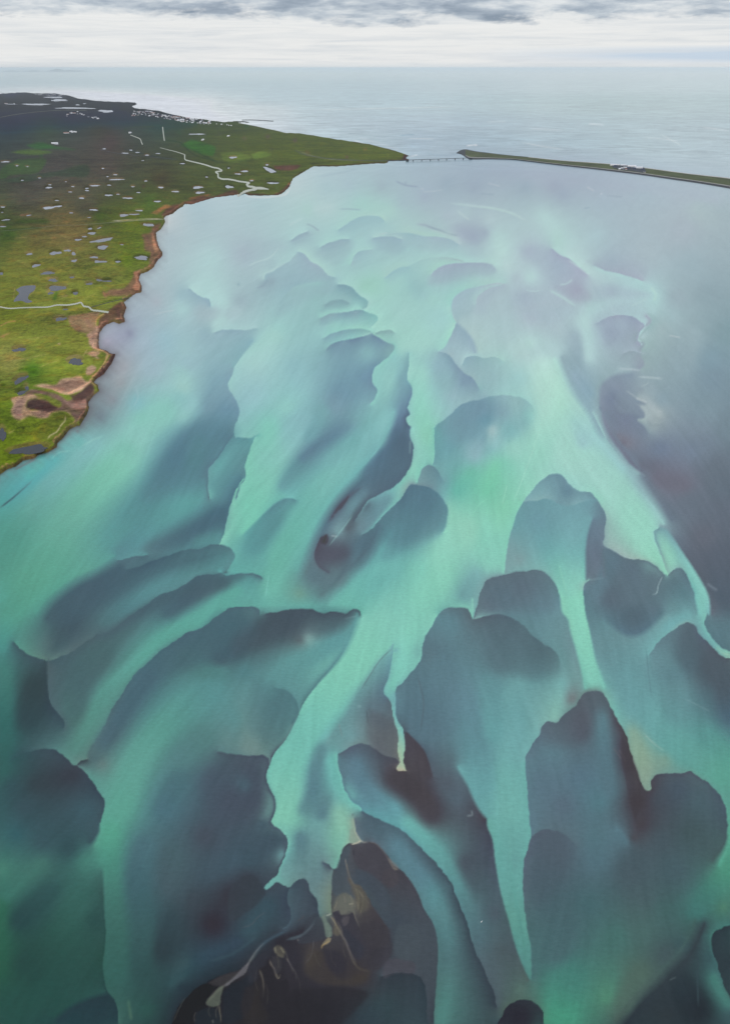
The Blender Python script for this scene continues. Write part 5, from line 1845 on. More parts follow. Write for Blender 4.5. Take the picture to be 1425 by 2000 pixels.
# the open sea goes on beyond the charted part
B = 420000.0
sea = mesh_obj('sea', [(-B, -B, -0.8), (B, -B, -0.8), (B, B, -0.8), (-B, B, -0.8)], [(0, 1, 2, 3)], water_material('open_sea_water', False, (0.20, 0.25, 0.27)))
tag(sea, kind='structure')


lchart = Chart(-60, 172, 850, 1000, 1.5, parse(LAND), thin=8.0, soft=0.5, ragged=False)  # far tones hold cloud shade, near tones sunlight, painted as ground colour
# muddy margins round the ponds
Z1, Z2, Z4, Z5 = (0, 0, 2.85), (460, 0, 2.85), (0, 350, 3.5625), (0, 640, 3.5625)
PONDS = [(Z1, "200,579,70,6 415,600,110,5 590,617,45,8 300,540,50,5 330,556,55,6 312,799,16,5 580,827,12,3 728,834,10,3 697,851,22,3 765,847,14,3 818,862,15,3 880,853,14,3 573,936,10,3 642,971,12,3 648,998,42,4 598,981,8,3 607,1029,15,3 278,1027,10,3 272,1043,22,5 405,1037,11,3 527,1032,32,4 484,1047,12,4 484,1059,13,4 30,899,28,4 95,921,9,3 153,926,8,2 220,989,9,3 124,1002,9,3 367,1010,7,2 391,1067,12,3 812,1006,12,3 795,892,10,2 895,1042,18,5 977,1065,20,5 1015,909,18,3 1098,745,45,4 1296,875,22,6 1150,984,10,3 1275,1039,27,8 1100,1042,30,8 1112,1071,30,6 1362,952,22,5 1325,967,20,4 1272,934,8,3 1400,1005,10,3 740,1038,10,3 770,1070,14,3 432,582,14,3 470,575,10,2 60,578,30,2"),
         (Z2, "190,945,35,13,18 175,916,10,4 50,952,22,3 207,1018,32,6 90,1004,12,3"),
         (Z4, "340,197,55,9,-4 405,187,32,6 820,103,15,3 755,110,27,7 568,130,22,6 890,130,37,6 395,146,16,4 652,212,32,6 495,233,18,4 20,192,20,4 15,229,10,3 20,328,22,5 860,250,30,12 935,243,38,5,-3 970,217,25,5 620,265,15,3 40,282,40,4,-6 200,250,18,5,-10 1025,316,50,12,4 627,343,16,8 640,375,28,11,-8 588,398,18,6 543,420,30,7 710,424,82,13,-7 712,473,42,16,-12 205,520,27,7,-6 385,513,42,14,-6 470,495,25,9 512,517,14,15 515,567,24,9 250,600,32,11,-6 332,652,52,12 368,702,37,12 8,656,18,10 398,757,78,18,-4 353,792,24,10 525,793,22,11 655,542,28,9 685,572,58,10 820,573,22,7 985,546,55,15,3 690,702,22,10,8 745,708,35,6 622,727,28,8 455,905,20,6 418,973,42,16,-8 1095,153,32,5 690,338,18,4,-20 848,454,14,4 500,682,20,7"),
         (Z5, "135,153,48,16,-5 522,236,58,28,-4 145,362,58,20,-22 152,452,42,14,-14 188,420,14,18 10,745,32,55,12 200,850,160,30,-9")]
for (ox, oy, s_), txt in PONDS:
    for q in txt.split():
        v = [float(k) for k in q.split(',')]
        cx, cy = ox + v[0] / s_, oy + v[1] / s_
        if cy < 300:
            continue
        rx, ry, ro = v[2] / s_ + 1.6, v[3] / s_ + 1.2, R(v[4] if len(v) > 4 else 0)
        el = [(cx + rx * math.cos(a) * math.cos(ro) - ry * math.sin(a) * math.sin(ro), cy + rx * math.cos(a) * math.sin(ro) + ry * math.sin(a) * math.cos(ro)) for a in np.linspace(0, 2 * math.pi, 13)[:-1]]
        tone = ((0.40, 0.35, 0.20), (0.22, 0.24, 0.12), (0.47, 0.42, 0.26))[int(v[0] * 7 + v[1]) % 3]
        lchart.fill(el, 1.6, np.array(tone), 0.55)
# the eroded earth bank that follows the whole shore
gx_, gy_ = np.meshgrid(lchart.x0 + np.arange(lchart.nx) * lchart.h, lchart.y0 + np.arange(lchart.ny) * lchart.h)
sd_ = sdf(gx_, gy_)
vv = 0.5 * np.sin(gy_ / 9.0 + np.sin(gx_ / 7.0)) + 0.5 * np.sin(gy_ / 3.7 + gx_ / 5.1) + 0.4 * np.sin(gy_ / 1.9 - gx_ / 2.3)
fy_ = np.clip((gy_ - 300) / 200, 0, 1)
wdt = (0.8 + 2.4 * fy_) * (1 + 0.6 * vv)
a1_ = np.clip((wdt - sd_) / 1.2, 0, 1) * (sd_ > -6) * (0.40 + 0.2 * fy_)
a2_ = np.exp(-((sd_ - wdt - 1.2) / (0.6 + 0.5 * fy_))**2) * np.clip(0.6 + vv, 0, 1) * 0.9 * fy_
U_ = lchart.U
U_ *= (1 - a1_)[..., None]
U_ += a1_[..., None] * np.array([0.33, 0.26, 0.21])
U_ *= (1 - a2_)[..., None]
U_ += a2_[..., None] * np.array([0.66, 0.50, 0.34])
lxs = axis(-10, 830, 2.2, -3300, 800, 1.3)
lys = np.r_[np.arange(176, 420, 1.2), np.arange(420, 1000, 2.2), np.arange(1004, 1300, 12)]
_cache = {}


def lsd(gx, gy):
    if 'v' not in _cache:
        _cache['v'] = sdf(gx, gy)
    return _cache['v']


def lz(gx, gy):
    s = lsd(gx, gy)
    wig = 0.9 * np.sin(gx * 1.3 + gy * 0.7) * np.sin(gy * 0.31) + 0.8 * np.sin(gx * 0.37 - gy * 0.9) + 0.6 * np.sin(gx * 2.1 + gy * 1.7 + 2 * np.sin(gx * 0.2))
    far = np.clip((gy - 250) / 600, 0.0, 1.0)
    top = 1.6 + 2.0 * far
    return np.clip((s + wig * 0.45) * (0.6 + 0.5 * far), -1.5, 0) + np.clip((s + wig * 0.45) * (0.7 + 0.9 * far), 0, top) + np.clip(s * 0.02, 0, 2.0)


land = grid_mesh('land', lxs, lys, lz, lambda gx, gy: base_colour(lchart.sample(gx, gy), gy, 'l'), M_land, keep=lambda gx, gy: lsd(gx, gy) > -3.5)
tag(land, kind='structure')


def land_z(px, py):
    s = float(sdf(np.array([[px]]), np.array([[py]]))[0, 0])
    far = min(1, max(0, (py - 250) / 600))
    return max(0, min(s * (0.7 + 0.9 * far), 1.6 + 2.0 * far)) + min(2.0, max(0, s * 0.02))


# ---------------------------------------------------------------- ponds, streams, ditches
rp = random.Random(3)
npond = 0
for (ox, oy, s), txt in PONDS:
    for q in txt.split():
        v = [float(k) for k in q.split(',')]
        cx, cy, rx, ry = v[:4]
        rot = R(v[4]) if len(v) > 4 else 0.0
        cx, cy, rx, ry = ox + cx / s, oy + cy / s, rx / s * 0.9, ry / s * 0.85
        z = land_z(cx, cy) + 0.12 + (0.25 if cy < 420 else 0)
        ph = [rp.uniform(0, 6.28) for _ in range(5)]
        n = 40 if rx > 6 else 20
        am = 0.16 if rx > 6 else 0.12
        c0 = at(cx, cy, z)
        ring = []
        for k in range(n):
            a = 2 * math.pi * k / n
            r = 1 + am * math.sin(2 * a + ph[0]) + am * 0.8 * math.sin(3 * a + ph[1]) + am * 0.6 * math.sin(5 * a + ph[2]) + am * 0.35 * math.sin(9 * a + ph[3])
            ex, ey = rx * r * math.cos(a), ry * r * math.sin(a)
            qx, qy = cx + ex * math.cos(rot) - ey * math.sin(rot), cy + ex * math.sin(rot) + ey * math.cos(rot)
            ring.append(at(qx, qy, z))
        ring = [p - c0 for p in ring]
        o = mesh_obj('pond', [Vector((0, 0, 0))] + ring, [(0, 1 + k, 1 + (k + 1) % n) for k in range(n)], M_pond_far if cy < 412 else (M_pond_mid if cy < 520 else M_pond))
        o.location = c0
        me = o.data
        bm = bmesh.new(); bm.from_mesh(me)
        bmesh.ops.recalc_face_normals(bm, faces=bm.faces)
        if bm.faces[0].normal.z < 0:
            bmesh.ops.reverse_faces(bm, faces=bm.faces)
        bm.to_mesh(me); bm.free()
        tag(o, kind='structure')
        npond += 1
# the hourglass pond
hg = tl(0, 350, 3.5625, [(110, 768), (150, 745), (205, 738), (248, 742), (240, 770), (205, 798), (195, 830), (225, 850), (190, 860), (150, 845), (95, 848), (115, 815), (132, 792)])
z = land_z(50, 570) + 0.12
P = catmull(hg + hg[:1], 1.5)[:-1]
o = mesh_obj('pond', [at(a, b, z) for a, b in P], [tuple(range(len(P)))[::-1]], M_pond)
bm = bmesh.new(); bm.from_mesh(o.data); bmesh.ops.triangulate(bm, faces=bm.faces)
for f in bm.faces:
    if f.normal.z < 0:
        f.normal_flip()
bm.to_mesh(o.data); bm.free()
tag(o, kind='structure')


def strip(name, pts, width, mat, dz=0.15, kind='structure', zf=None, step=1.5, jag=0.0):
    """ribbon on the ground; width in photo pixels at that place"""
    P = catmull(pts, step)
    d = np.gradient(P, axis=0)
    d /= (np.hypot(d[:, 0], d[:, 1]) + 1e-9)[:, None]
    nr = np.stack([-d[:, 1], d[:, 0]], 1)
    t = np.linspace(0, 1, len(P))
    wd = stops(np.atleast_1d(width).astype(float), t)[:, 0] * 0.5
    zz = sdf(P[:, 0][None], P[:, 1][None])[0] if zf is None else None
    vs, fs = [], []
    for k, (p, n_, w_) in enumerate(zip(P, nr, wd)):
        far = min(1, max(0, (p[1] - 250) / 600))
        z = zf if zf is not None else max(0.0, min(zz[k] * (0.7 + 0.9 * far), 1.6 + 2.0 * far)) + min(2.0, max(0, zz[k] * 0.02))
        z += dz
        j1 = 1 + jag * math.sin(k * 1.7) if jag else 1
        vs += [at(*(p + n_ * w_ * j1), z), at(*(p - n_ * w_ / j1), z)]
        if k:
            b_ = 2 * k
            fs.append((b_ - 2, b_ - 1, b_ + 1, b_))
    o = mesh_obj(name, vs, fs, mat)
    bm = bmesh.new(); bm.from_mesh(o.data)
    for f in bm.faces:
        if f.normal.z < 0:
            f.normal_flip()
    bm.to_mesh(o.data); bm.free()
    if kind:
        tag(o, kind=kind)
    return o


strip('stream', tl(460, 0, 2.85, [(10, 1088), (40, 1070), (75, 1058), (115, 1048), (100, 1040), (66, 1032), (62, 1026), (76, 1018), (50, 1012), (20, 1008), (-10, 1001)]) + tl(0, 0, 2.85, [(1270, 996), (1230, 993), (1215, 985), (1212, 965), (1200, 957), (1235, 948), (1215, 936), (1185, 930), (1150, 918), (1100, 905), (1050, 893), (1031, 887), (1028, 858)]), [5, 4.5, 4, 3.2, 3, 3, 2.6, 2.6, 2.4, 2, 2], M_stream, 0.35, jag=0.12)
strip('stream', tl(460, 0, 2.85, [(95, 1046), (140, 1046), (184, 1052)]), [4.5, 5.5, 1.5], M_stream, 0.38)
strip('stream', tl(0, 0, 2.85, [(1026, 858), (980, 843), (935, 832), (890, 820)]), [1.2, 0.7], M_stream, 0.35)
strip('canal', tl(0, 0, 2.85, [(905, 705), (909, 740), (915, 782)]), [1.8, 1.7], M_stream, 0.35)
strip('canal', tl(0, 0, 2.85, [(725, 750), (755, 761), (782, 775), (787, 790), (793, 803)]), [1.0, 1.6], M_stream, 0.35)
strip('stream', tl(0, 350, 3.5625, [(-40, 880), (0, 887), (60, 897), (150, 893), (250, 890), (350, 885), (380, 877), (480, 873), (530, 865), (565, 858), (580, 880), (620, 890), (635, 905), (690, 915), (755, 925)]), [2.2, 2.2, 2.4, 3.0, 3.6], M_stream, 0.3, jag=0.15)
strip('track', tl(0, 350, 3.5625, [(-30, 364), (0, 360), (150, 348), (270, 335), (400, 320), (560, 316), (700, 305), (850, 295), (1000, 283), (1140, 279)]), [0.35, 0.4, 0.55, 0.9], M_track, 0.3)
strip('ditch', tl(0, 350, 3.5625, [(635, 888), (760, 855), (900, 822)]), [1.2, 1.0], M_rock, 0.2)
strip('track', tl(0, 0, 2.85, [(0, 652), (60, 640), (150, 627), (240, 618), (330, 612), (480, 612)]), [0.5, 0.35], M_track, 0.4)
strip('track', tl(0, 0, 2.85, [(560, 833), (650, 850), (800, 868), (980, 885)]), [0.8, 0.6], M_rock, 0.3)
strip('road', tl(460, 0, 2.85, [(330, 835), (370, 855), (460, 873), (600, 887), (760, 893), (880, 892), (958, 889)]), [0.7, 0.9, 1.1], M_asph, 0.5)

# ---------------------------------------------------------------- the spit on the right with its road bank
TOP = tl(780, 270, 5.7, [(634, 158), (655, 143), (680, 130), (705, 123), (740, 121), (790, 130), (850, 142), (1000, 160), (1100, 173), (1250, 188), (1425, 204)]) + tl(925, 0, 2.85, [(480, 890), (640, 901), (770, 911), (950, 931), (1100, 951), (1200, 964), (1425, 989)]) + [(1600, 376), (2000, 450), (2600, 575)]
BOT = tl(780, 270, 5.7, [(634, 160), (660, 170), (690, 181), (715, 197), (740, 214), (775, 234), (830, 236), (1000, 233), (1100, 234), (1270, 238), (1425, 256)]) + tl(925, 0, 2.85, [(500, 922), (640, 938), (800, 957), (950, 976), (1100, 998), (1200, 1012), (1425, 1050)]) + [(1600, 407), (2000, 492), (2600, 640)]


def resample(pts, n):
    P = catmull(pts, 0.7)
    d = np.r_[0, np.cumsum(np.hypot(*np.diff(P, axis=0).T))]
    t = np.linspace(0, d[-1], n)
    return np.stack([np.interp(t, d, P[:, 0]), np.interp(t, d, P[:, 1])], 1)


def at_x(pts, xs_):
    P = catmull(pts, 0.7)
    o = np.argsort(P[:, 0], kind='stable')
    return np.interp(xs_, P[o, 0], P[o, 1])


sx = np.r_[np.linspace(891.4, 925, 40), np.linspace(927, 1500, 380), np.linspace(1510, 2600, 60)]
yt, yb = at_x(TOP, sx), at_x(BOT, sx)
yb = np.maximum(yb, yt + 0.15)
PROF = [(-0.10, -1.0), (0.0, 0.05), (0.07, 1.6), (0.16, 2.4), (0.40, 3.6), (0.62, 4.2), (0.70, 5.0), (0.78, 5.0), (0.86, 2.6), (0.97, 0.3), (1.05, -1.0)]
rr = random.Random(11)


def spit_row(i, f, z, jit=0.0):
    X_ = sx[i]
    bank = min(1.0, max(0.0, (X_ - 905) / 12))
    th = yb[i] - yt[i]
    y_ = yt[i] + f * th + jit
    zz = z if z < 0.5 else z * (0.4 + 0.6 * bank)
    # keep the surveyed picture position while standing at its height
    return at(X_, y_, zz)


def spit_part(name, k0, k1, mat, i0=0, i1=None, jit=0.0):
    i1 = len(sx) if i1 is None else i1
    vs, fs = [], []
    m = k1 - k0 + 1
    for i in range(i0, i1):
        for k in range(k0, k1 + 1):
            f, z = PROF[k]
            vs.append(spit_row(i, f, z, rr.uniform(-jit, jit) if k0 < k < k1 else 0))
    for i in range(i1 - i0 - 1):
        for k in range(m - 1):
            a_ = i * m + k
            fs.append((a_, a_ + 1, a_ + 1 + m, a_ + m))
    o = mesh_obj(name, vs, fs, mat)
    bm = bmesh.new(); bm.from_mesh(o.data)
    for f in bm.faces:
        if f.normal.z < 0:
            f.normal_flip()
    bm.to_mesh(o.data); bm.free()
    return tag(o, kind='structure')


it = int(np.searchsorted(sx, 908.0))
spit_part('headland', 0, 10, M_rock, 0, it + 1, 0.2)
spit_part('beach', 0, 2, M_rock, it, int(np.searchsorted(sx, 1030)) + 1)
spit_part('beach', 0, 2, M_sand, int(np.searchsorted(sx, 1030)))
spit_part('spit', 2, 6, M_grass, it)
spit_part('road', 6, 7, M_road, it)
spit_part('embankment', 7, 10, M_rock, it)

# ---------------------------------------------------------------- bridge
bz = 8.5
a0, a1 = at(797.5, 311.6, bz), at(916.5, 307.6, bz)
ax = (a1 - a0)
Lb = ax.length
br = bpy.data.objects.new('bridge', None)
col.objects.link(br)
br.location = (a0.x, a0.y, 0)
ang = math.atan2(ax.y, ax.x)
br.rotation_euler = (0, 0, ang)
tag(br, 'long low concrete road bridge on slim piers across the river mouth', 'bridge')


def boxes(bs):
    vs, fs = [], []
    for (x0, x1, y0, y1, z0, z1) in bs:
        b = len(vs)
        vs += [(x0, y0, z0), (x1, y0, z0), (x1, y1, z0), (x0, y1, z0), (x0, y0, z1), (x1, y0, z1), (x1, y1, z1), (x0, y1, z1)]
        fs += [(b, b + 3, b + 2, b + 1), (b + 4, b + 5, b + 6, b + 7), (b, b + 1, b + 5, b + 4), (b + 1, b + 2, b + 6, b + 5), (b + 2, b + 3, b + 7, b + 6), (b + 3, b, b + 4, b + 7)]
    return vs, fs


M_deck = simple_mat('weathered_bridge_concrete', (0.09, 0.10, 0.11), 0.85, 0.2, 0.2)
v, f = boxes([(0, Lb, -5, 5, bz - 0.5, bz), (0, Lb, -3.6, -2.6, bz - 2.0, bz - 0.5), (0, Lb, 2.6, 3.6, bz - 2.0, bz - 0.5)])
mesh_obj('deck', v, f, M_deck, br)
for sy in (-4.8, 4.65):
    v, f = boxes([(0, Lb, sy, sy + 0.15, bz + 0.9, bz + 1.05)] + [(x_, x_ + 0.15, sy, sy + 0.15, bz, bz + 0.9) for x_ in np.arange(0, Lb, 4.0)])
    mesh_obj('railing', v, f, M_conc, br)
for q in (151, 245, 338, 430, 521, 615, 708):
    t = (780 + q / 5.7 - 797.5) / (916.5 - 797.5)
    xx = t * Lb
    v, f = boxes([(xx - 1.3, xx + 1.3, -4.4, 4.4, bz - 3.2, bz - 2.0), (xx - 1.0, xx + 1.0, -3.2, 3.2, -3, bz - 3.2), (xx - 2.0, xx + 2.0, -4.5, 4.5, -3, 1.0)])
    mesh_obj('pier', v, f, M_deck, br)
for x0_, x1_ in ((-14, 0.0), (Lb, Lb + 14)):
    v, f = boxes([(x0_, x1_, -6, 6, -1, bz - 0.3)])
    mesh_obj('abutment', v, f, M_rock, br)


# ---------------------------------------------------------------- breakwaters
def rock_bank(name, pts, width, h_, label):
    P = [at(a, b, 0) for a, b in catmull(pts, 1.2)]
    vs, fs = [], []
    for k, p in enumerate(P):
        q0, q1 = P[max(0, k - 1)], P[min(len(P) - 1, k + 1)]
        d = (q1 - q0).normalized()
        n = Vector((-d.y, d.x, 0))
        wj = width * rr.uniform(0.85, 1.15)
        vs += [p + n * wj - Vector((0, 0, 1)), p + n * wj * 0.4 + Vector((0, 0, h_ * rr.uniform(0.85, 1.1))), p - n * wj * 0.4 + Vector((0, 0, h_)), p - n * wj - Vector((0, 0, 1))]
        if k:
            b = 4 * k
            for j in range(3):
                fs.append((b - 4 + j, b - 3 + j, b + 1 + j, b + j))
    e = len(vs) - 4
    fs += [(0, 1, 2, 3), (e + 3, e + 2, e + 1, e)]
    o = mesh_obj(name, vs, fs, M_rock)
    return tag(o, label, 'breakwater')


rock_bank('breakwater', tl(240, 180, 4.75, [(1105, 258), (1180, 257), (1300, 262), (1390, 268)]), 16, 5, 'long thin dark rock breakwater lying off the coast beyond the town')
rock_bank('breakwater', tl(240, 180, 4.75, [(1060, 274), (1110, 270), (1165, 278)]), 12, 4, 'short hooked dark rock mole joined to the coast by the small bay')

# ---------------------------------------------------------------- houses
WALLS = {'white': (0.80, 0.80, 0.80), 'grey': (0.45, 0.47, 0.5), 'dark': (0.07, 0.08, 0.12), 'cream': (0.70, 0.66, 0.55), 'red': (0.30, 0.08, 0.06)}
MW = {k: simple_mat(k + '_wall_paint', c, 0.7) for k, c in WALLS.items()}
MR = {'pale': simple_mat('pale_metal_roof', (0.78, 0.79, 0.82), 0.5), 'dark': simple_mat('dark_blue_grey_roof', (0.05, 0.06, 0.11), 0.7), 'rust': simple_mat('rusty_red_roof', (0.28, 0.09, 0.06), 0.7)}
M_win = simple_mat('window_glass', (0.03, 0.035, 0.045), 0.15)


def house_proto(L, W, h_, rh, wall, roof, name='house'):
    """gabled body, overhanging roof, windows and a door, as one small mesh"""
    vs = [(-L / 2, -W / 2, -2), (L / 2, -W / 2, -2), (L / 2, W / 2, -2), (-L / 2, W / 2, -2), (-L / 2, -W / 2, h_), (L / 2, -W / 2, h_), (L / 2, W / 2, h_), (-L / 2, W / 2, h_), (-L / 2, 0, h_ + rh), (L / 2, 0, h_ + rh)]
    fs = [(0, 1, 5, 4), (2, 3, 7, 6), (1, 2, 6, 9, 5), (3, 0, 4, 8, 7)]
    mi = [0] * 4
    e = 0.5
    b = len(vs)
    sl_ = rh / (W / 2)
    for s in (-1, 1):
        b = len(vs)
        y0, z0 = s * (W / 2 + e), h_ - e * sl_ + 0.05
        vs += [(-L / 2 - e, y0, z0), (L / 2 + e, y0, z0), (L / 2 + e, 0, h_ + rh + 0.05), (-L / 2 - e, 0, h_ + rh + 0.05)]
        vs += [(a_, b_, c_ + 0.25) for a_, b_, c_ in vs[b:b + 4]]
        fs += [(b, b + 1, b + 2, b + 3), (b + 4, b + 7, b + 6, b + 5), (b, b + 4, b + 5, b + 1), (b + 1, b + 5, b + 6, b + 2), (b + 3, b + 7, b + 4, b)]
        mi += [1] * 5
    n = max(2, int(L / 4))
    for s in (-1, 1):
        for k in range(n):
            x_ = -L / 2 + (k + 0.5) * L / n
            b = len(vs)
            y_ = s * (W / 2 + 0.03)
            z0, z1 = (0.0, 2.1) if (k == 0 and s < 0) else (0.9, 2.2)
            vs += [(x_ - 0.6, y_, z0), (x_ + 0.6, y_, z0), (x_ + 0.6, y_, z1), (x_ - 0.6, y_, z1)]
            fs.append((b, b + 1, b + 2, b + 3))
            mi.append(2)
    me = bpy.data.meshes.new(name)
    me.from_pydata(vs, [], fs)
    for m_ in (MW[wall], MR[roof], M_win):
        me.materials.append(m_)
    me.polygons.foreach_set('material_index', mi)
    me.update()
    return me


PROTO = {}
for wn, rn in (('white', 'pale'), ('white', 'dark'), ('white', 'rust'), ('grey', 'pale'), ('cream', 'dark'), ('dark', 'dark'), ('red', 'dark')):
    PROTO[(wn, rn)] = house_proto(13, 8.5, 3.4, 2.4, wn, rn)
BARN = {k: house_proto(42, 16, 5.5, 3.0, *k, name='warehouse') for k in (('white', 'pale'), ('grey', 'pale'), ('white', 'rust'))}
RN = {'pale': 'pale metal', 'dark': 'dark blue grey', 'rust': 'rusty red'}


def place(me, px, py, rot, sc_, name, label, cat, group, extra=0.0):
    z = land_z(px, py) if extra == 0 else extra
    o = bpy.data.objects.new(name, me)
    col.objects.link(o)
    o.location = at(px, py, z)
    o.rotation_euler = (0, 0, rot)
    o.scale = (sc_, sc_, sc_)
    tag(o, label, cat, group)
    return o


rh_ = random.Random(21)


def town(line, spread, n, where, group, big=0.06, keys=None):
    P = catmull(line, 1.0)
    keys = keys or [('white', 'pale')] * 7 + [('white', 'dark')] * 4 + [('white', 'rust')] + [('grey', 'pale')] * 3 + [('cream', 'dark')] * 2 + [('dark', 'dark')] * 3 + [('red', 'dark')]
    spots = []
    tries = 0
    while len(spots) < n and tries < n * 60:
        tries += 1
        t = rh_.random()
        p = P[int(t * (len(P) - 1))]
        px, py = p[0] + rh_.uniform(-1.5, 1.5), p[1] + rh_.uniform(-1, 1) * spread
        g = at(px, py)
        if any((g - q).length < 17 for q in spots):
            continue
        if float(sdf(np.array([[px]]), np.array([[py]]))[0, 0]) < 0.9:
            continue
        spots.append(g)
        if rh_.random() < big:
            k = rh_.choice(list(BARN))
            place(BARN[k], px, py, rh_.choice((0.1, 0.25, 1.6)), 1.0, 'warehouse', 'long %s shed, %s roof, in the %s' % (k[0], RN[k[1]], where), 'building', group)
        else:
            k = rh_.choice(keys)
            place(PROTO[k], px, py, rh_.choice((0.0, 0.15, 0.3, 1.5, 1.8)) + rh_.uniform(-0.1, 0.1), rh_.uniform(0.9, 1.35), 'house', 'small %s house, %s roof, in the %s' % (k[0], RN[k[1]], where), 'house', group)


town(tl(240, 180, 4.75, [(90, 198), (200, 195), (300, 208), (400, 226), (500, 246), (620, 262), (750, 274), (830, 284)]), 4.4, 182, 'far seaside town', 'houses of the seaside town by the bay')
town(tl(0, 160, 5.09, [(340, 112), (450, 122), (560, 124), (640, 122)]), 2.3, 46, 'farthest village upper left', 'houses of the far village')
town(tl(0, 160, 5.09, [(670, 325), (740, 305), (850, 330), (880, 352), (980, 364)]), 2.6, 24, 'inland farm cluster', 'farmhouses of the inland cluster', 0.3, [('white', 'pale')] * 4 + [('white', 'dark')])
town(tl(0, 0, 2.85, [(360, 742), (395, 735), (430, 736)]), 1.2, 7, 'green mid-plain pastures', 'farmhouses on the plain', 0.3, [('white', 'pale')])
for q, (px, py) in enumerate(tl(0, 0, 2.85, [(308, 798), (725, 738), (1125, 780), (1268, 757), (30, 575), (78, 576)])):
    town([(px - 1, py), (px + 1, py)], 0.6, 2, ['dark green strip fields', 'heath beside the bent canal', 'brightest green pasture', 'heath short of the breakwater', 'grass at far left', 'ponds at far left'][q], 'lone farms of the plain', 0.1, [('white', 'pale')])
for q in range(5):
    px, py = tl(240, 180, 4.75, [(870, 293), (920, 300), (965, 303), (985, 307), (1010, 311)])[q]
    town([(px - .5, py), (px + .5, py)], 0.4, 1, 'last scattered homes before the breakwater', 'last houses of the town', 0, [('white', 'pale')])

# yard and buildings on the spit
yard = [tl(1150, 290, 5.18, [q])[0] for q in ((225, 160), (330, 168), (450, 180), (560, 192), (578, 232), (560, 244), (430, 224), (300, 206), (245, 192))]
vs = [at(a, b, 5.2) for a, b in yard]
yo = mesh_obj('yard', vs, [tuple(range(len(vs)))], M_asph)
if yo.data.polygons[0].normal.z < 0:
    yo.data.flip_normals()
tag(yo, kind='structure')
for (a, b, k, sc_, nm, lb) in ((245, 168, ('white', 'pale'), .8, 'b', 'long white shed at the left end of the yard on the spit'), (285, 165, ('white', 'pale'), .5, 'b', 'short white shed by the sea side of the spit yard'), (345, 172, ('grey', 'pale'), .7, 'b', 'grey shed on the sea side of the spit yard'), (430, 184, ('white', 'pale'), 1.0, 'b', 'longest white shed with pale roof in the middle of the spit yard'), (500, 197, ('white', 'pale'), .9, 'b', 'white shed at the right end of the spit yard'), (365, 192, ('white', 'pale'), .5, 'b', 'small white shed in the centre of the spit yard'), (308, 207, ('white', 'pale'), .9, 'h', 'bright white house at the road corner of the spit yard'), (345, 206, ('white', 'dark'), .8, 'h', 'white house with dark roof beside the road by the spit yard'), (330, 200, ('grey', 'pale'), .8, 'h', 'grey house between the white ones in the spit yard'), (372, 210, ('white', 'rust'), .8, 'h', 'white house with rusty roof beside the spit road'), (265, 180, ('dark', 'dark'), 1.2, 'h', 'dark house at the left end of the spit yard'), (400, 200, ('dark', 'dark'), 1.3, 'h', 'dark house in the centre of the spit yard'), (455, 206, ('dark', 'dark'), 1.3, 'h', 'dark house near the right of the spit yard'), (560, 238, ('cream', 'dark'), .8, 'h', 'cream hut at the right corner of the spit yard by the road'), (540, 215, ('dark', 'dark'), 1.2, 'h', 'dark hut at the right end of the spit yard'), (410, 178, ('dark', 'dark'), 1.0, 'h', 'dark hut behind the longest white shed on the spit')):
    px, py = tl(1150, 290, 5.18, [(a, b)])[0]
    if nm == 'b':
        place(BARN[k] if k in BARN else PROTO[k], px, py, -0.12, sc_, 'warehouse', lb, 'building', 'buildings in the spit yard', 5.2)
    else:
        place(PROTO[k], px, py, -0.12, sc_, 'house', lb, 'house', 'buildings in the spit yard', 5.2)

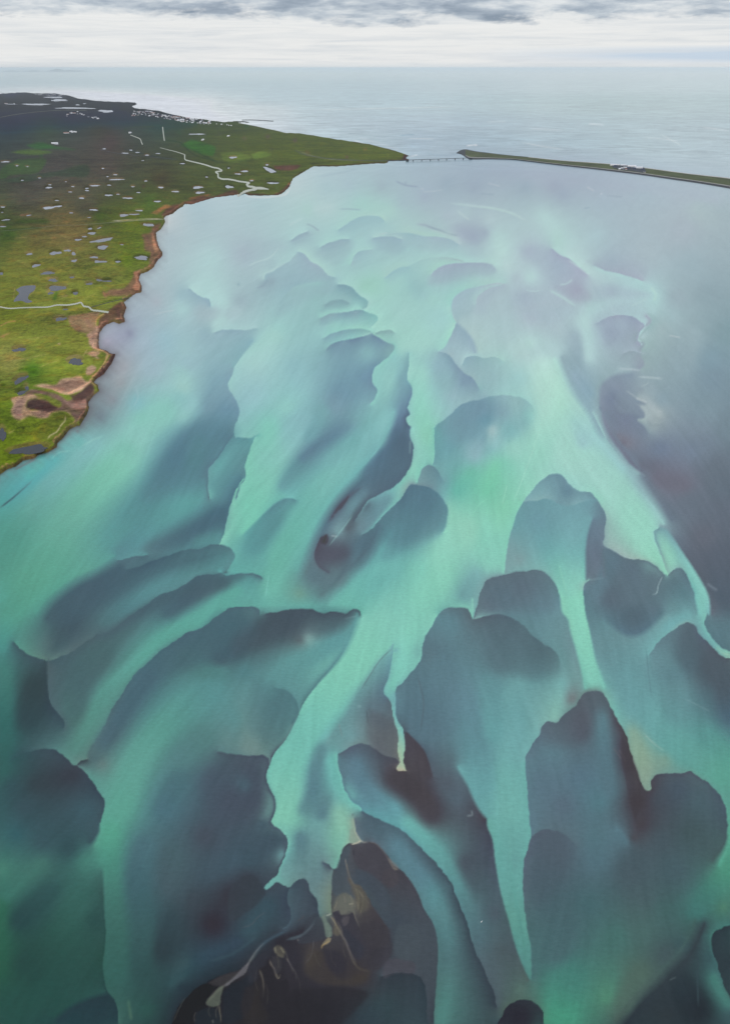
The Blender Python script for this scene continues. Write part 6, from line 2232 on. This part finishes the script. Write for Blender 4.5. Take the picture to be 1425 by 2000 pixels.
# ---------------------------------------------------------------- islands on the horizon
DI = 110000.0
for (px, wpx, hpx, sh, lb) in ((112, 15, 5.2, 1, 'main'), (147, 21, 3.2, 2, 'long'), (61, 9, 2.2, 3, 'small'), (22, 10, 1.5, 4, 'low')):
    k = DI / F
    cx_ = (px - 712.5) * k * 0.85
    W_, H_ = wpx * k * 0.85, hpx * k * 0.72 + 60
    r3 = random.Random(sh)
    n = 26
    vs, fs = [], []
    for j in range(9):
        v_ = j / 8 * 2 - 1
        for i in range(n + 1):
            u = i / n * 2 - 1
            env = max(0, 1 - u * u)**0.6 * max(0, 1 - v_ * v_)
            hh = H_ * env * (0.55 + 0.25 * math.sin(5 * u + sh * 2) + 0.2 * math.sin(13 * u + sh)) - 5
            vs.append((u * W_, v_ * 3000, hh))
    for j in range(8):
        for i in range(n):
            a = j * (n + 1) + i
            fs.append((a, a + 1, a + n + 2, a + n + 1))
    o = mesh_obj('island', vs, fs, M_isle)
    o.location = (cx_, DI, 0)
    tag(o, kind='structure')

# a white bird on the dark water
bvs, bfs = [], []
bl = [(-0.75, 0.02, 0.05), (-0.5, 0.14, 0.16), (-0.15, 0.24, 0.24), (0.2, 0.22, 0.22), (0.42, 0.10, 0.16)]
hd = [(0.46, 0.07, 0.40), (0.52, 0.06, 0.60), (0.60, 0.085, 0.72), (0.72, 0.05, 0.70), (0.86, 0.015, 0.66)]
rings = [(x_, r_, 0.12, r_ * 0.8) for x_, r_, _ in bl] + [(x_, r_, z_, r_) for x_, r_, z_ in hd]
for k, (x_, r_, z_, rz) in enumerate(rings):
    for j in range(10):
        a = 2 * math.pi * j / 10
        bvs.append((x_, r_ * math.cos(a), z_ + rz * math.sin(a)))
    if k:
        b = 10 * k
        for j in range(10):
            bfs.append((b - 10 + j, b - 10 + (j + 1) % 10, b + (j + 1) % 10, b + j))
bfs += [tuple(range(9, -1, -1)), tuple(range(len(bvs) - 10, len(bvs)))]
bird = mesh_obj('bird', bvs, bfs, simple_mat('white_plumage', (0.85, 0.85, 0.83), 0.6), smooth=True)
bird.location = at(940, 1801, 0.0)
bird.rotation_euler = (0, 0, 0.6)
tag(bird, 'tiny white bird resting on the grey water of the lower channel', 'bird')

# ---------------------------------------------------------------- haze
hb = 450000.0
v, f = boxes([(-hb, hb, -hb, hb, -3.0, 470.0)])
hz = mesh_obj('haze', v, f, None)
m = bpy.data.materials.new('sea_air')
m.use_nodes = True
nt = m.node_tree
for n_ in list(nt.nodes):
    nt.nodes.remove(n_)
pv = nd(nt, 'ShaderNodeVolumePrincipled')
pv.inputs['Color'].default_value = (0.86, 0.93, 1.0, 1)
pv.inputs['Density'].default_value = 1.6e-5
ou = nd(nt, 'ShaderNodeOutputMaterial')
lk(nt, pv.outputs[0], ou.inputs['Volume'])
hz.data.materials.append(m)
tag(hz, kind='stuff')
